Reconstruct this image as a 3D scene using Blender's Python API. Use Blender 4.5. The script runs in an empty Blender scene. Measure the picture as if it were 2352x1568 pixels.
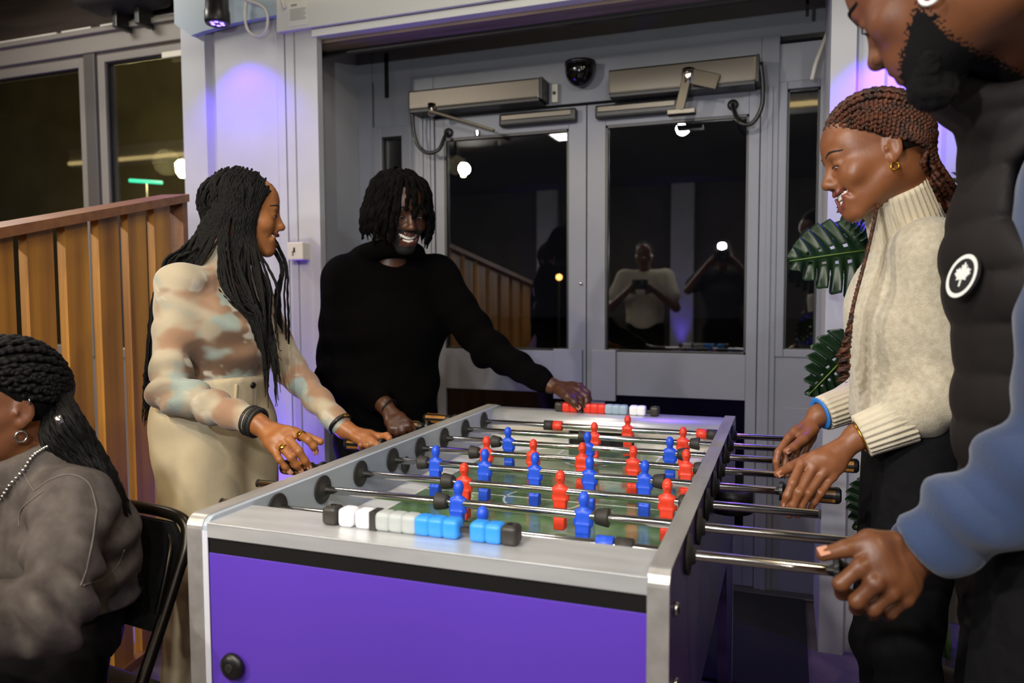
import bpy, bmesh, math, random
import numpy as np
from mathutils import Vector, Matrix
random.seed(7); np.random.seed(7)
S = bpy.context.scene
COL = S.collection

# ------------------------------------------------------------------ camera
FPX = 1729.16; YAW, PITCH, ROLL = -0.349, -0.0616, -0.0041
CAM = np.array([0.5698, -1.1793, 1.2411])
_f = np.array([math.sin(YAW)*math.cos(PITCH), math.cos(YAW)*math.cos(PITCH), math.sin(PITCH)])
_r0 = np.array([math.cos(YAW), -math.sin(YAW), 0.]); _u0 = np.cross(_r0, _f)
_r = math.cos(ROLL)*_r0 + math.sin(ROLL)*_u0; _u = -math.sin(ROLL)*_r0 + math.cos(ROLL)*_u0
def at(px, py, d):
    """a point of the photograph (2352 x 1568) at depth d metres, in world space"""
    return CAM + d*(_f + _r*(px-1176)/FPX + _u*(784-py)/FPX)
cd = bpy.data.cameras.new('camera'); co = bpy.data.objects.new('camera', cd); COL.objects.link(co)
cd.sensor_width = 36; cd.lens = FPX/2352*36; cd.clip_start = 0.02
co.matrix_world = Matrix(((_r[0], _u[0], -_f[0], CAM[0]), (_r[1], _u[1], -_f[1], CAM[1]), (_r[2], _u[2], -_f[2], CAM[2]), (0, 0, 0, 1)))
cd.dof.use_dof = True; cd.dof.focus_distance = 1.75; cd.dof.aperture_fstop = 3.2
S.camera = co
# ------------------------------------------------------------------ world, big lights, exposure
S.view_settings.view_transform = 'Standard'; S.view_settings.look = 'None'
S.view_settings.gamma = 1; S.view_settings.use_curve_mapping = False
S.view_settings.exposure = -0.18
W = bpy.data.worlds.new('night'); S.world = W; W.use_nodes = True
W.node_tree.nodes['Background'].inputs[0].default_value = (0.004, 0.004, 0.005, 1)
W.node_tree.nodes['Background'].inputs[1].default_value = 1.0
def lamp(kind, name, loc, target, power, color, size=0.2, spot=None, blend=0.5):
    l = bpy.data.lights.new(name, kind); l.energy = power; l.color = color
    if kind == 'AREA': l.shape = 'DISK'; l.size = size
    else: l.shadow_soft_size = size
    if kind == 'SPOT': l.spot_size = spot; l.spot_blend = blend
    o = bpy.data.objects.new(name, l); COL.objects.link(o); o.location = loc
    o.rotation_euler = (Vector(target)-Vector(loc)).to_track_quat('-Z', 'Y').to_euler()
    return o
WARM = (1.0, 0.86, 0.68)
# ceiling spotlights of the hall (their housings are built further down)
HALL_LAMPS = [((-0.375, -1.97, 2.80), (0.0, 0.7, 0.9), 175, (1.0, 0.95, 0.88), 0.06),
              ((-3.2, -3.3, 2.80), (-0.6, 0.9, 1.1), 345, (1.0, 0.94, 0.85), 0.07),
              ((2.1, -0.6, 2.80), (0.75, 0.4, 1.1), 80, (1.0, 0.80, 0.50), 0.06),
              ((-1.15, -1.5, 2.80), (-1.55, 0.7, 1.0), 120, (1.0, 0.76, 0.36), 0.06),
              ((1.4, -2.6, 2.80), (-1.2, 1.9, 1.3), 110, (0.95, 0.97, 1.0), 0.06)]  # last spot is added to brighten the door recess
for i, (l, t, p, c, s) in enumerate(HALL_LAMPS):
    lamp('SPOT', 'hall_spot_light', l, t, p, c, s, math.radians(105), 0.9)
FILL_PENDANTS = [(-4.2, -4.4), (-2.2, -4.4), (0.4, -4.4), (2.4, -4.4), (4.2, -4.4)]
for x, y in FILL_PENDANTS: lamp('POINT', 'pendant_fill_light', (x, y, 1.88), (x, y, 0), 42, (1.0, 0.94, 0.86), 0.09)  # added pendants, low fill light for faces and recess
# flat ceiling luminaires, all but the first added as fill light (their trays are built further down)
PANELS = [((0.68, -1.95, 2.96), 14), ((-1.6, -2.6, 2.96), 14), ((2.6, -3.2, 2.96), 14), ((-3.0, 0.9, 2.96), 34), ((-0.4, 0.55, 2.96), 9)]
for l, p in PANELS:
    a = lamp('AREA', 'ceiling_panel_light', l, (l[0], l[1], 0), p, (1.0, 0.96, 0.9), 0.5); a.data.shape = 'SQUARE'

# ------------------------------------------------------------------ helpers
def lin(h):
    if isinstance(h, str):
        h = h.lstrip('#'); c = [int(h[i:i+2], 16)/255 for i in (0, 2, 4)]
    else: c = list(h)
    return tuple((x/12.92 if x <= .04045 else ((x+.055)/1.055)**2.4) for x in c) + (1.0,)
def mat(name, col, rough=.5, metal=0., bump=None, var=None, coat=0., sheen=0., spec=.5, aniso=0.):
    """procedural principled material. bump=(scale, strength[, stretch xyz]); var=(scale, colour2, lo, hi[, stretch])"""
    m = bpy.data.materials.new(name); m.use_nodes = True; nt = m.node_tree; N = nt.nodes; L = nt.links
    b = N['Principled BSDF']; b.inputs['Base Color'].default_value = lin(col)
    b.inputs['Roughness'].default_value = rough; b.inputs['Metallic'].default_value = metal
    b.inputs['Coat Weight'].default_value = coat; b.inputs['Sheen Weight'].default_value = sheen
    b.inputs['Specular IOR Level'].default_value = spec; b.inputs['Anisotropic'].default_value = aniso
    tc = N.new('ShaderNodeTexCoord')
    def coords(st):
        mp = N.new('ShaderNodeMapping'); mp.inputs['Scale'].default_value = st
        L.new(tc.outputs['Object'], mp.inputs['Vector']); return mp.outputs['Vector']
    if var:
        n = N.new('ShaderNodeTexNoise'); n.inputs['Scale'].default_value = var[0]; n.inputs['Detail'].default_value = 6
        L.new(coords(var[4] if len(var) > 4 else (1, 1, 1)), n.inputs['Vector'])
        r = N.new('ShaderNodeValToRGB'); r.color_ramp.elements[0].position = var[2]; r.color_ramp.elements[1].position = var[3]
        r.color_ramp.elements[0].color = lin(col); r.color_ramp.elements[1].color = lin(var[1])
        L.new(n.outputs['Fac'], r.inputs['Fac']); L.new(r.outputs['Color'], b.inputs['Base Color'])
    if bump:
        n = N.new('ShaderNodeTexNoise'); n.inputs['Scale'].default_value = bump[0]; n.inputs['Detail'].default_value = 5
        L.new(coords(bump[2] if len(bump) > 2 else (1, 1, 1)), n.inputs['Vector'])
        bp = N.new('ShaderNodeBump'); bp.inputs['Strength'].default_value = bump[1]; bp.inputs['Distance'].default_value = .004
        L.new(n.outputs['Fac'], bp.inputs['Height']); L.new(bp.outputs['Normal'], b.inputs['Normal'])
    return m
def emis(name, col, strength):
    m = bpy.data.materials.new(name); m.use_nodes = True; b = m.node_tree.nodes['Principled BSDF']
    b.inputs['Base Color'].default_value = (0, 0, 0, 1); b.inputs['Emission Color'].default_value = lin(col)
    b.inputs['Emission Strength'].default_value = strength; return m
def glass_mat(name, tint=(.9, .92, .93), f0=.125):
    m = bpy.data.materials.new(name); m.use_nodes = True; nt = m.node_tree; nt.nodes.clear(); L = nt.links
    o = nt.nodes.new('ShaderNodeOutputMaterial'); mx = nt.nodes.new('ShaderNodeMixShader'); lw = nt.nodes.new('ShaderNodeLayerWeight'); lw.inputs['Blend'].default_value = .5
    pw = nt.nodes.new('ShaderNodeMath'); pw.operation = 'POWER'; pw.inputs[1].default_value = 5; ml = nt.nodes.new('ShaderNodeMath'); ml.operation = 'MULTIPLY_ADD'; ml.inputs[1].default_value = 1-f0; ml.inputs[2].default_value = f0
    t = nt.nodes.new('ShaderNodeBsdfTransparent'); g = nt.nodes.new('ShaderNodeBsdfGlossy'); t.inputs['Color'].default_value = (*tint, 1); g.inputs['Roughness'].default_value = 0.0
    L.new(lw.outputs['Facing'], pw.inputs[0]); L.new(pw.outputs[0], ml.inputs[0]); L.new(ml.outputs[0], mx.inputs[0]); L.new(t.outputs[0], mx.inputs[1]); L.new(g.outputs[0], mx.inputs[2]); L.new(mx.outputs[0], o.inputs[0]); return m

def link(name, me, m, parent=None, smooth=False):
    o = bpy.data.objects.new(name, me); COL.objects.link(o)
    for x in (m if isinstance(m, (list, tuple)) else [m]): me.materials.append(x)
    if smooth: me.polygons.foreach_set('use_smooth', [True]*len(me.polygons))
    if parent is not None:
        o.parent = parent; o.matrix_parent_inverse = parent.matrix_basis.inverted() if True else None
    return o
def empty(name, loc=(0, 0, 0)):
    o = bpy.data.objects.new(name, None); COL.objects.link(o); o.location = loc; o.empty_display_size = .1
    bpy.context.view_layer.update() if False else None
    o.matrix_basis = Matrix.Translation(Vector(loc)); return o
def tag(o, label=None, cat=None, group=None, kind=None):
    if label: o['label'] = label
    if cat: o['category'] = cat
    if group: o['group'] = group
    if kind: o['kind'] = kind
    return o
class MB:
    """collects boxes, tubes, prisms, lathes; build() links them as ONE mesh object"""
    def __init__(s): s.v = []; s.f = []; s.mi = []
    def add(s, v, f, mi=0):
        n = len(s.v); s.v += [tuple(map(float, p)) for p in v]; s.f += [tuple(i+n for i in q) for q in f]; s.mi += [mi]*len(f); return s
    def box(s, x0, x1, y0, y1, z0, z1, mi=0, bev=0., M=None):
        bm = bmesh.new(); bmesh.ops.create_cube(bm, size=1)
        for v in bm.verts: v.co = Vector(((x0+x1)/2+v.co.x*(x1-x0), (y0+y1)/2+v.co.y*(y1-y0), (z0+z1)/2+v.co.z*(z1-z0)))
        if bev: bmesh.ops.bevel(bm, geom=list(bm.edges), offset=bev, segments=2, affect='EDGES', profile=.6)
        if M is not None: bm.transform(M)
        s.bm(bm, mi); return s
    def bm(s, bm, mi=0):
        bm.verts.index_update(); n = len(s.v)
        s.v += [tuple(v.co) for v in bm.verts]; s.f += [tuple(v.index+n for v in f.verts) for f in bm.faces]; s.mi += [mi]*len(bm.faces); bm.free()
    def tube(s, pts, rad, n=12, mi=0, caps=True, flat=1.0, up=None):
        v, f = tube_data(pts, rad, n, caps, flat, up); s.add(v, f, mi); return s
    def lathe(s, prof, a, b, n=24, mi=0):
        """profile [(t along a->b in metres, radius)]"""
        a = np.array(a, float); b = np.array(b, float); d = (b-a)/np.linalg.norm(b-a)
        pts = [a+d*t for t, r in prof]; v, f = ring_data(pts, [r for t, r in prof], d, n); s.add(v, f, mi); return s
    def prism(s, poly, z0, z1, mi=0, M=None):
        """polygon in xy extruded in z (optionally moved by M)"""
        n = len(poly); v = [(x, y, z0) for x, y in poly]+[(x, y, z1) for x, y in poly]
        if M is not None: v = [tuple(M @ Vector(p)) for p in v]
        f = [tuple(range(n-1, -1, -1)), tuple(range(n, 2*n))]+[(i, (i+1) % n, n+(i+1) % n, n+i) for i in range(n)]
        s.add(v, f, mi); return s
    def mesh(s, name):
        me = bpy.data.meshes.new(name); me.from_pydata(s.v, [], s.f); me.polygons.foreach_set('material_index', s.mi); me.update(); return me
    def build(s, name, m, parent=None, smooth=False): return link(name, s.mesh(name), m, parent, smooth)
def ring_data(pts, rads, d, n):
    d = np.array(d, float); e = np.array([0, 0, 1.]) if abs(d[2]) < .9 else np.array([1., 0, 0])
    u = np.cross(d, e); u /= np.linalg.norm(u); w = np.cross(d, u)
    v = []; f = []
    for p, r in zip(pts, rads):
        for k in range(n): a = 2*math.pi*k/n; v.append(p+r*(math.cos(a)*u+math.sin(a)*w))
    m = len(pts)
    for i in range(m-1):
        for k in range(n): f.append((i*n+k, (i+1)*n+k, (i+1)*n+(k+1) % n, i*n+(k+1) % n))
    f.append(tuple(range(n))); f.append(tuple(range(m*n-1, (m-1)*n-1, -1)))
    return v, f
def frames(pts, up=None):
    pts = np.array(pts, float); t = np.gradient(pts, axis=0); t /= np.linalg.norm(t, axis=1)[:, None]+1e-12
    e = np.array(up, float) if up is not None else (np.array([0, 0, 1.]) if abs(t[0][2]) < .9 else np.array([1., 0, 0]))
    us = []; u = e-t[0]*(e@t[0]); u /= np.linalg.norm(u)
    for i in range(len(pts)):
        u = u-t[i]*(u@t[i]); u /= np.linalg.norm(u)+1e-12; us.append(u.copy())
    us = np.array(us); return t, us, np.cross(t, us)
def tube_data(pts, rad, n=12, caps=True, flat=1.0, up=None):
    pts = np.array(pts, float); m = len(pts); rad = np.full(m, rad, float) if np.isscalar(rad) else np.array(rad, float)
    t, u, w = frames(pts, up); a = np.arange(n)*2*math.pi/n
    v = pts[:, None]+rad[:, None, None]*(np.cos(a)[None, :, None]*u[:, None]*flat+np.sin(a)[None, :, None]*w[:, None])
    f = [(i*n+k, i*n+(k+1) % n, (i+1)*n+(k+1) % n, (i+1)*n+k) for i in range(m-1) for k in range(n)]
    if caps: f += [tuple(range(n-1, -1, -1)), tuple(range((m-1)*n, m*n))]
    return [tuple(p) for p in v.reshape(-1, 3)], f
def spline(pts, n):
    """Catmull-Rom through pts, n samples"""
    P = np.array(pts, float); P = np.vstack([2*P[0]-P[1], P, 2*P[-1]-P[-2]]); k = len(P)-3
    t = np.linspace(0, k-1e-9, n); i = t.astype(int); u = (t-i)[:, None]
    a, b, c, d = P[i], P[i+1], P[i+2], P[i+3]
    return .5*((2*b)+(-a+c)*u+(2*a-5*b+4*c-d)*u**2+(-a+3*b-3*c+d)*u**3)
def box_obj(name, m, x0, x1, y0, y1, z0, z1, parent=None, bev=0.): return MB().box(x0, x1, y0, y1, z0, z1, 0, bev).build(name, m, parent)
def struct(name, mb, m, parent=None):
    o = mb.build(name, m, parent)
    if parent is None: o['kind'] = 'structure'
    return o
# ------------------------------------------------------------------ materials of the place
M_white = mat('white_painted_steel', '#abacaf', .42, bump=(60, .03), var=(3, '#a1a2a6', .45, .75))
M_lintel = mat('white_lintel_paint', '#d2d3cb', .5, bump=(80, .02))
M_greyblue = mat('grey_door_paint', '#777982', .45, bump=(90, .03), var=(2.2, '#6d7078', .4, .75))
M_greypanel = mat('grey_recess_panel', '#7d8088', .55, var=(1.7, '#72757e', .4, .7))
M_floor = mat('worn_concrete_floor', '#4d4346', .5, bump=(30, .25), var=(5, '#6b5d5e', .4, .68))
M_dark = mat('dark_ceiling', '#2c2725', .8, var=(3, '#2a2421', .4, .7))
M_hall = mat('dark_hall_wall', '#4a4542', .8, var=(2, '#3a3330', .4, .7))
M_mullion = mat('window_mullion_paint', '#7d7872', .5)
M_black = mat('black_plastic', '#141312', .4)
M_blackm = mat('black_rubber', '#1a1815', .65)
M_mat = mat('black_door_mat', '#0d0c0d', .95, bump=(300, .6))
M_steel = mat('brushed_steel', '#5c5750', .36, 1.0, bump=(12, .05, (1, 60, 60)))
M_chrome = mat('chrome', '#d5d3d0', .12, 1.0)
M_glass = glass_mat('window_glass')
M_darkglass = mat('dark_lower_glass', '#060606', .08, spec=.5)
M_cream = mat('cream_plastic', '#d9d4c6', .5)
M_wood = mat('oiled_pine', '#c2862f', .45, bump=(6, .1, (1, 1, .08)), var=(7, '#7a4a1e', .35, .75, (2.2, 2.2, .12)))
M_wood2 = mat('oiled_pine_rail', '#8a5a34', .5, bump=(6, .1, (.08, 1, 1)), var=(9, '#6b4229', .35, .75, (.3, 3, 3)))
M_asphalt = mat('asphalt', '#191a1c', .9, bump=(40, .3))
M_facade = mat('night_facade', '#5a5340', .9, var=(1.2, '#443d2c', .35, .7))

# ------------------------------------------------------------------ the room
YF, YD = 1.574, 2.09
struct('floor', MB().box(-6.5, 5.5, -7, 2.3, -.1, 0), M_floor)
struct('ceiling', MB().box(-6.5, 5.5, -7, 2.6, 3.0, 3.1), M_dark)
struct('wall_rear', MB().box(-6.5, 5.5, -7.1, -7, 0, 3.0), M_hall)
struct('wall_right', MB().box(5.5, 5.6, -7, 2.3, 0, 3.0), M_hall)
struct('wall_left', MB().box(-6.6, -6.5, -7, 2.3, 0, 3.0), M_hall)
# corrugated white columns either side of the door, extruded plan profiles
def column(name, prof, z0, z1, back=2.2):
    pl = prof+[(prof[-1][0], back), (prof[0][0], back)]
    return struct(name, MB().prism(pl[::-1] if False else pl, z0, z1), M_white)
column('wall_back_left', [(-2.016, YF), (-1.884, YF), (-1.868, YF+.034), (-1.852, YF+.034), (-1.838, YF+.012), (-1.515, YF+.012), (-1.5, YF), (-1.462, YF), (-1.46, YF+.03), (-1.446, YF+.03), (-1.446, YF-.012), (-1.405, YF-.012), (-1.403, YF-.004), (-1.399, YF-.004), (-1.397, YF-.012), (-1.29, YF-.012), (-1.287, YF+.02), (-1.43, YF+.06)], 0, 3.0)
column('wall_back_right', [(.695, YF), (.772, YF), (.782, YF+.03), (.86, YF+.03), (.868, YF+.014), (1.0, YF+.014), (1.008, YF+.03), (1.03, YF+.03), (1.04, YF), (1.085, YF), (1.087, YF+.1)], 0, 3.0)
struct('wall_back_far_right', MB().box(1.09, 5.5, YF+.1, YF+.2, 0, 3.0), M_hall)
# steel cap over the left column and the lintel above the recess
struct('trim_1', MB().prism([(-2.02, 0), (-1.93, -.06), (-1.86, -.05), (-1.7, -.035), (-1.468, -.03), (-1.468, .55), (-2.02, .55)], YF-.03, YF+.0, M=Matrix(((1, 0, 0, 0), (0, 0, 1, 0), (0, 1, 0, 2.455), (0, 0, 0, 1)))), mat('blue_grey_cap', '#9fb0ba', .5))
lint = struct('trim_2', MB().box(-1.47, 1.2, YF-.035, YF+.03, 2.352, 3.0, bev=.003), M_lintel)
MB().box(-1.31, .70, YF-.02, YF+.03, 2.318, 2.349, bev=.004).build('lintel_lower_strip', M_lintel, lint)
MB().box(-1.31, .70, YF-.016, YF+.02, 2.349, 2.352).build('lintel_groove', M_black, lint)
MB().box(-1.43, .70, YF+.03, YF+.13, 2.305, 2.4).build('soffit_board', mat('soffit_wood', '#8d7b6c', .6, var=(8, '#6c5c50', .4, .7, (.3, 4, 4))), lint)
MB().box(-1.43, .70, YF+.13, YF+.155, 2.288, 2.4).build('soffit_gap_shade', M_black, lint)  # black strip stands for the shadowed gap behind the soffit
# recess: side reveals, back wall over the doors, soffit
struct('wall_recess_left', MB().box(-1.445, -1.418, YF+.075, YD+.02, 0, 2.6), M_white)
struct('wall_recess_right', MB().box(.715, .74, YF+.02, YD+.02, 0, 2.6), M_greypanel)
rb = struct('wall_recess', MB().box(-1.43, .715, YD, YD+.06, 2.27, 2.7), M_greypanel)
MB().box(-1.43, -1.335, YD-.006, YD+.05, 0, 2.7).build('panel', M_greypanel, rb)
MB().box(-1.325, -1.116, YD-.004, YD+.05, 2.05, 2.7).build('panel', M_greypanel, rb)
MB().box(-1.325, -1.116, YD-.004, YD+.05, 0, .3).build('panel', M_greypanel, rb)
MB().box(-1.262, -1.243, YD-.012, YD, 2.19, 2.4).build('dark_strip', M_black, rb)
MB().box(.62, .632, YD-.16, YD-.15, 2.285, 2.42).build('dark_strip', M_black, rb)
MB().box(-.48, .715, YD-.012, YD+.0, 2.075, 2.235).build('header_plate', mat('pale_header_plate', '#888a91', .5), rb)
# left narrow sidelight, right sidelight
def window(name, x0, x1, z0, z1, y, fr, fm, split=None):
    w = MB(); w.box(x0, x0+fr, y-.03, y+.04, z0, z1, bev=.004); w.box(x1-fr, x1, y-.03, y+.04, z0, z1, bev=.004)
    w.box(x0+fr, x1-fr, y-.03, y+.04, z1-fr, z1, bev=.004); w.box(x0+fr, x1-fr, y-.03, y+.04, z0, z0+fr, bev=.004)
    o = struct(name, w, fm)
    MB().box(x0+fr, x1-fr, y+.005, y+.011, z0+fr, z1-fr).build('pane', M_glass, o)
    MB().box(x0+fr-.001, x0+fr+.008, y-.012, y+.004, z0+fr, z1-fr).box(x1-fr-.008, x1-fr+.001, y-.012, y+.004, z0+fr, z1-fr).box(x0+fr, x1-fr, y-.012, y+.004, z1-fr-.008, z1-fr+.001).build('gasket', M_black, o)
    return o
window('window_1', -1.325, -1.116, .3, 2.05, YD, .05, M_greyblue)
window('window_2', .53, .715, .985, 2.085, YD, .032, M_greyblue)
ls = struct('wall_sidelight_panel', MB().box(.53, .715, YD-.02, YD+.04, 0, .985), M_greyblue)
MB().box(.565, .70, YD-.026, YD-.02, .12, .78, bev=.003).build('panel', M_greyblue, ls)
# frame around the doors
fr = MB().box(-1.116, -.995, YD-.03, YD+.05, 0, 2.27, bev=.004).box(.462, .53, YD-.03, YD+.05, 0, 2.27, bev=.004).box(-.995, .462, YD-.03, YD+.05, 2.075, 2.27, bev=.003)
dfr = struct('trim_3', fr, M_greyblue)
MB().box(-1.07, -1.05, YD-.038, YD-.028, 0, 2.07, bev=.003).build('moulding', M_greyblue, dfr)
MB().box(-1.03, -1.012, YD-.038, YD-.028, 0, 2.07, bev=.003).build('moulding', M_greyblue, dfr)
MB().box(.488, .508, YD-.038, YD-.028, 0, 2.07, bev=.003).build('moulding', M_greyblue, dfr)
def door(name, x0, x1, hinge):
    gl0, gl1 = (x0+.045, x1-.08) if hinge == 'L' else (x0+.082, x1-.043)
    y0, y1 = YD-.022, YD+.022
    w = MB().box(x0, gl0, y0, y1, .015, 2.065, bev=.003).box(gl1, x1, y0, y1, .015, 2.065, bev=.003)
    w.box(gl0, gl1, y0, y1, 1.97, 2.065, bev=.002).box(gl0, gl1, y0, y1, .8, .99, bev=.002).box(gl0, gl1, y0, y1, .015, .25, bev=.002)
    o = struct(name, w, M_greyblue)
    MB().box(gl0, gl1, YD-.003, YD+.003, .99, 1.97).build('pane', M_glass, o)
    MB().box(gl0, gl0+.009, y0+.004, YD, .99, 1.97).box(gl1-.009, gl1, y0+.004, YD, .99, 1.97).box(gl0, gl1, y0+.004, YD, 1.96, 1.97).box(gl0, gl1, y0+.004, YD, .99, .998).build('gasket', M_black, o)
    MB().box(gl0, gl1, YD-.004, YD+.004, .25, .8).build('lower_pane', M_darkglass, o)
    px = (x1-.145, x1-.012) if hinge == 'L' else (x0+.025, x0+.135)
    MB().box(px[0], px[1], y0-.022, y0, .775, 1.0, bev=.004).build('pull_plate', M_greyblue, o)
    return o
door('door_1', -.992, -.263, 'L'); door('door_2', -.259, .459, 'R')
MB().lathe([(0, .006), (.012, .006), (.014, .003)], (-.285, YD-.022, 1.29), (-.285, YD-.05, 1.29), 12).build('lock_button', M_chrome, bpy.data.objects['door_1'], True)
struct('trim_4', MB().box(-1.0, .715, YD-.08, YD+.02, 0, .014, bev=.004), mat('threshold_metal', '#6d6a66', .4, .8))

# left window bay behind the slatted screen
YW = 2.05
bay = struct('wall_window_bay', MB().box(-6.5, -2.016, YW-.06, YW+.1, 2.575, 2.665, bev=.004).box(-6.5, -2.016, YW-.09, YW+.1, 2.665, 2.692, bev=.004).box(-6.5, -2.016, YW-.02, YW+.1, 0, .9), M_mullion)
bs = MB()
for a, b in ((-3.9, -3.33), (-3.29, -3.07), (-3.0, -2.02)): bs.box(a, b, YW-.02, YW-.005, 2.692, 2.732, bev=.002)
bs.build('white_ledge', mat('white_ledge_paint', '#e2ddd2', .5), bay)
MB().box(-6.5, -2.016, YW+.02, YW+.1, 2.692, 3.0).build('upper_boarding', mat('dark_boarding', '#3b3029', .7, var=(5, '#2a211c', .4, .7, (.4, 4, 4))), bay)
window('window_3', -4.9, -3.1, .9, 2.575, YW, .06, M_mullion)
window('window_4', -3.02, -2.016, .9, 2.575, YW, .05, M_mullion)
MB().box(-3.1, -3.02, YW-.05, YW+.06, .9, 2.575, bev=.005).build('mullion', mat('dark_mullion', '#4d4947', .5), bay)
MB().box(-2.56, -2.016, YW-.035, YW-.02, 2.50, 2.53, bev=.002).build('window_rail', M_cream, bay)

# outside at night
struct('ground', MB().box(-30, 30, 2.3, 40, -.12, -.02), M_asphalt)
tag(MB().box(-24, -7.2, 9, 9.5, -.02, 6.5).build('building', M_facade), 'dim facade added across the street to catch lamp glow behind the left window', 'building')  # added facade, its lamplit face supplies the glow in the window
def street_lamp(p, col, power, label, r=.09, dx=.4):
    o = empty('street_lamp', (p[0], p[1], 0))
    MB().tube([(p[0]+dx, p[1]+.1, 0), (p[0]+dx, p[1]+.1, p[2]+.18), (p[0]+dx*.9, p[1]+.08, p[2]+.22), (p[0], p[1], p[2]+.06)], .03, 10).build('pole', mat('black_iron', '#040404', .9, spec=.1), o)
    MB().lathe([(0, .03), (.06, r), (.16, r*1.1), (.2, .04)], (p[0], p[1], p[2]-.14), (p[0], p[1], p[2]+.1), 16).build('lantern', emis('street_light_glow', col, 60), o, True)
    lamp('POINT', 'street_light', (p[0], p[1]-.25, p[2]), (p[0], p[1], 0), power, lin(col)[:3], .15)
    return tag(o, label, 'street lamp')
street_lamp((-6.235, 6.03, 2.8), '#ffeaa0', 800, 'bright yellow-white street lamp glowing outside beside the white column', .07)
street_lamp((-4.3, 9.97, 3.27), '#ffe9b0', 5, 'small warm street lamp seen through the left door pane', .045, -.4)
e = empty('light_tube', (-6.66, 5.9, 0)); MB().tube([(-6.85, 5.83, 2.63), (-6.47, 5.95, 2.60)], .02, 8).build('tube', emis('green_tube_glow', '#2fd39a', 3.0), e); MB().tube([(-6.66, 5.9, -.02), (-6.66, 5.9, 2.6)], .01, 6).build('post', M_black, e); tag(e, 'green light tube outside the window above the wooden slats', 'light')
for i, (x, y, z) in enumerate(((-3.9, 14, 1.55), (-3.6, 14.2, 1.52), (-3.05, 14, 1.5))):
    e = empty('bollard_lamp', (x, y, -.02)); MB().lathe([(0, .02), (.03, .06), (.09, .06), (.12, .02)], (x, y, z), (x, y, z+.2), 10).build('lantern', emis('far_light_glow', '#ffb35a', 6), e)
    MB().tube([(x, y, -.02), (x, y, z)], .012, 6).build('post', M_black, e); tag(e, ['leftmost', 'middle', 'rightmost'][i]+' of three tiny orange garden lights outside the left door pane', 'light', 'far garden lights')
# ------------------------------------------------------------------ hall behind the camera (seen as reflections)
M_lampglow = emis('lamp_glow', '#ffe2b0', 45)
M_uv = emis('violet_led', '#3c1cff', 2.2)
for i, (l, t, p, c, s) in enumerate(HALL_LAMPS):
    d = (Vector(t)-Vector(l)).normalized(); L = Vector(l); e = empty('ceiling_spotlight', (l[0], l[1], 3.0))
    a = L-d*.20; b = L-d*.012
    MB().lathe([(0, .035), (.02, .055), ((b-a).length, .062), ((b-a).length-.004, .052), ((b-a).length-.02, .05)], a, b, 20).build('housing', M_black, e, True)
    MB().lathe([(0, .05), (.003, .05)], b-d*.01, b, 20).build('lens', M_lampglow, e)
    MB().tube([tuple(L-d*.1), tuple(L-d*.1+Vector((0, 0, .06))), (L.x-d.x*.1, L.y-d.y*.1, 3.0)], .012, 8).build('bracket', M_black, e)
    tag(e, ['black ceiling spotlight nearest behind the camera', 'black ceiling spotlight far behind the camera on the left', 'black ceiling spotlight on the right of the hall', 'black ceiling spotlight in front of the slatted screen', 'black ceiling spotlight added behind the camera to brighten the door recess'][i], 'spotlight')
for i, (x, y) in enumerate(FILL_PENDANTS):
    e = empty('fill_pendant', (x, y, 3.0)); MB().tube([(x, y, 3.0), (x, y, 2.1)], .004, 6).build('flex', M_black, e)
    MB().lathe([(0, .02), (.06, .03), (.16, .13), (.165, .128), (.07, .028)], (x, y, 2.12), (x, y, 1.9), 24).build('shade', M_black, e, True)
    bm = bmesh.new(); bmesh.ops.create_uvsphere(bm, u_segments=16, v_segments=10, radius=.05); bm.transform(Matrix.Translation((x, y, 1.99))); q = MB(); q.bm(bm); q.build('bulb', M_lampglow, e, True)
    tag(e, ['leftmost', 'second', 'middle', 'fourth', 'rightmost'][i]+' black pendant lamp added at the back of the hall as fill light', 'pendant lamp')
for i, (l, p) in enumerate(PANELS):
    e = empty('ceiling_panel', (l[0], l[1], 3.0))
    MB().box(l[0]-.30, l[0]+.30, l[1]-.30, l[1]+.30, 2.972, 2.999, bev=.004).build('tray', M_cream, e)
    MB().box(l[0]-.27, l[0]+.27, l[1]-.27, l[1]+.27, 2.966, 2.973).build('diffuser', emis('panel_glow', '#fff0d8', 2.2), e)
    tag(e, ['square ceiling light panel over the camera', 'square ceiling fill panel added behind the left spotlight', 'square ceiling fill panel added at the back right of the hall', 'square ceiling fill panel added over the left seats', 'square ceiling fill panel added above the football table'][i], 'ceiling light')
for i, (x, y) in enumerate(((-3.25, -6.9), (-1.0, -6.9))):
    c = struct('wall_rear_pilaster', MB().box(x-.18, x+.18, y-.1, y+.03, 0, 3.0, bev=.01), M_white)
    u = empty('floor_uplight', (x, y+.2, 0))
    MB().lathe([(0, .05), (.02, .06), (.16, .06), (.16, .05)], (x, y+.2, 0), (x, y+.16, .18), 18).build('housing', M_black, u, True)
    MB().lathe([(0, .05), (.004, .05)], (x, y+.165, .16), (x, y+.16, .18), 18).build('lens', M_uv, u)
    tag(u, ['violet floor uplight washing the far left pilaster of the hall', 'violet floor uplight washing the second pilaster of the hall'][i], 'uplight')
    lamp('SPOT', 'uplight_beam', (x, y+.17, .2), (x, y-.02, 2.4), 160, (.16, .08, 1), .05, math.radians(40), .6)
bmo = empty('ceiling_beam', (0, -.28, 3.0)); MB().box(-6, 4.5, -.35, -.2, 2.50, 2.66, bev=.004).build('beam', M_cream, bmo); MB().box(-6, 4.5, -.198, -.185, 2.515, 2.545).build('added_glow_strip', emis('warm_strip_glow', '#ffdf9a', 2.5), bmo)  # glowing strip added so the beam shows bright in the glass
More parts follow.
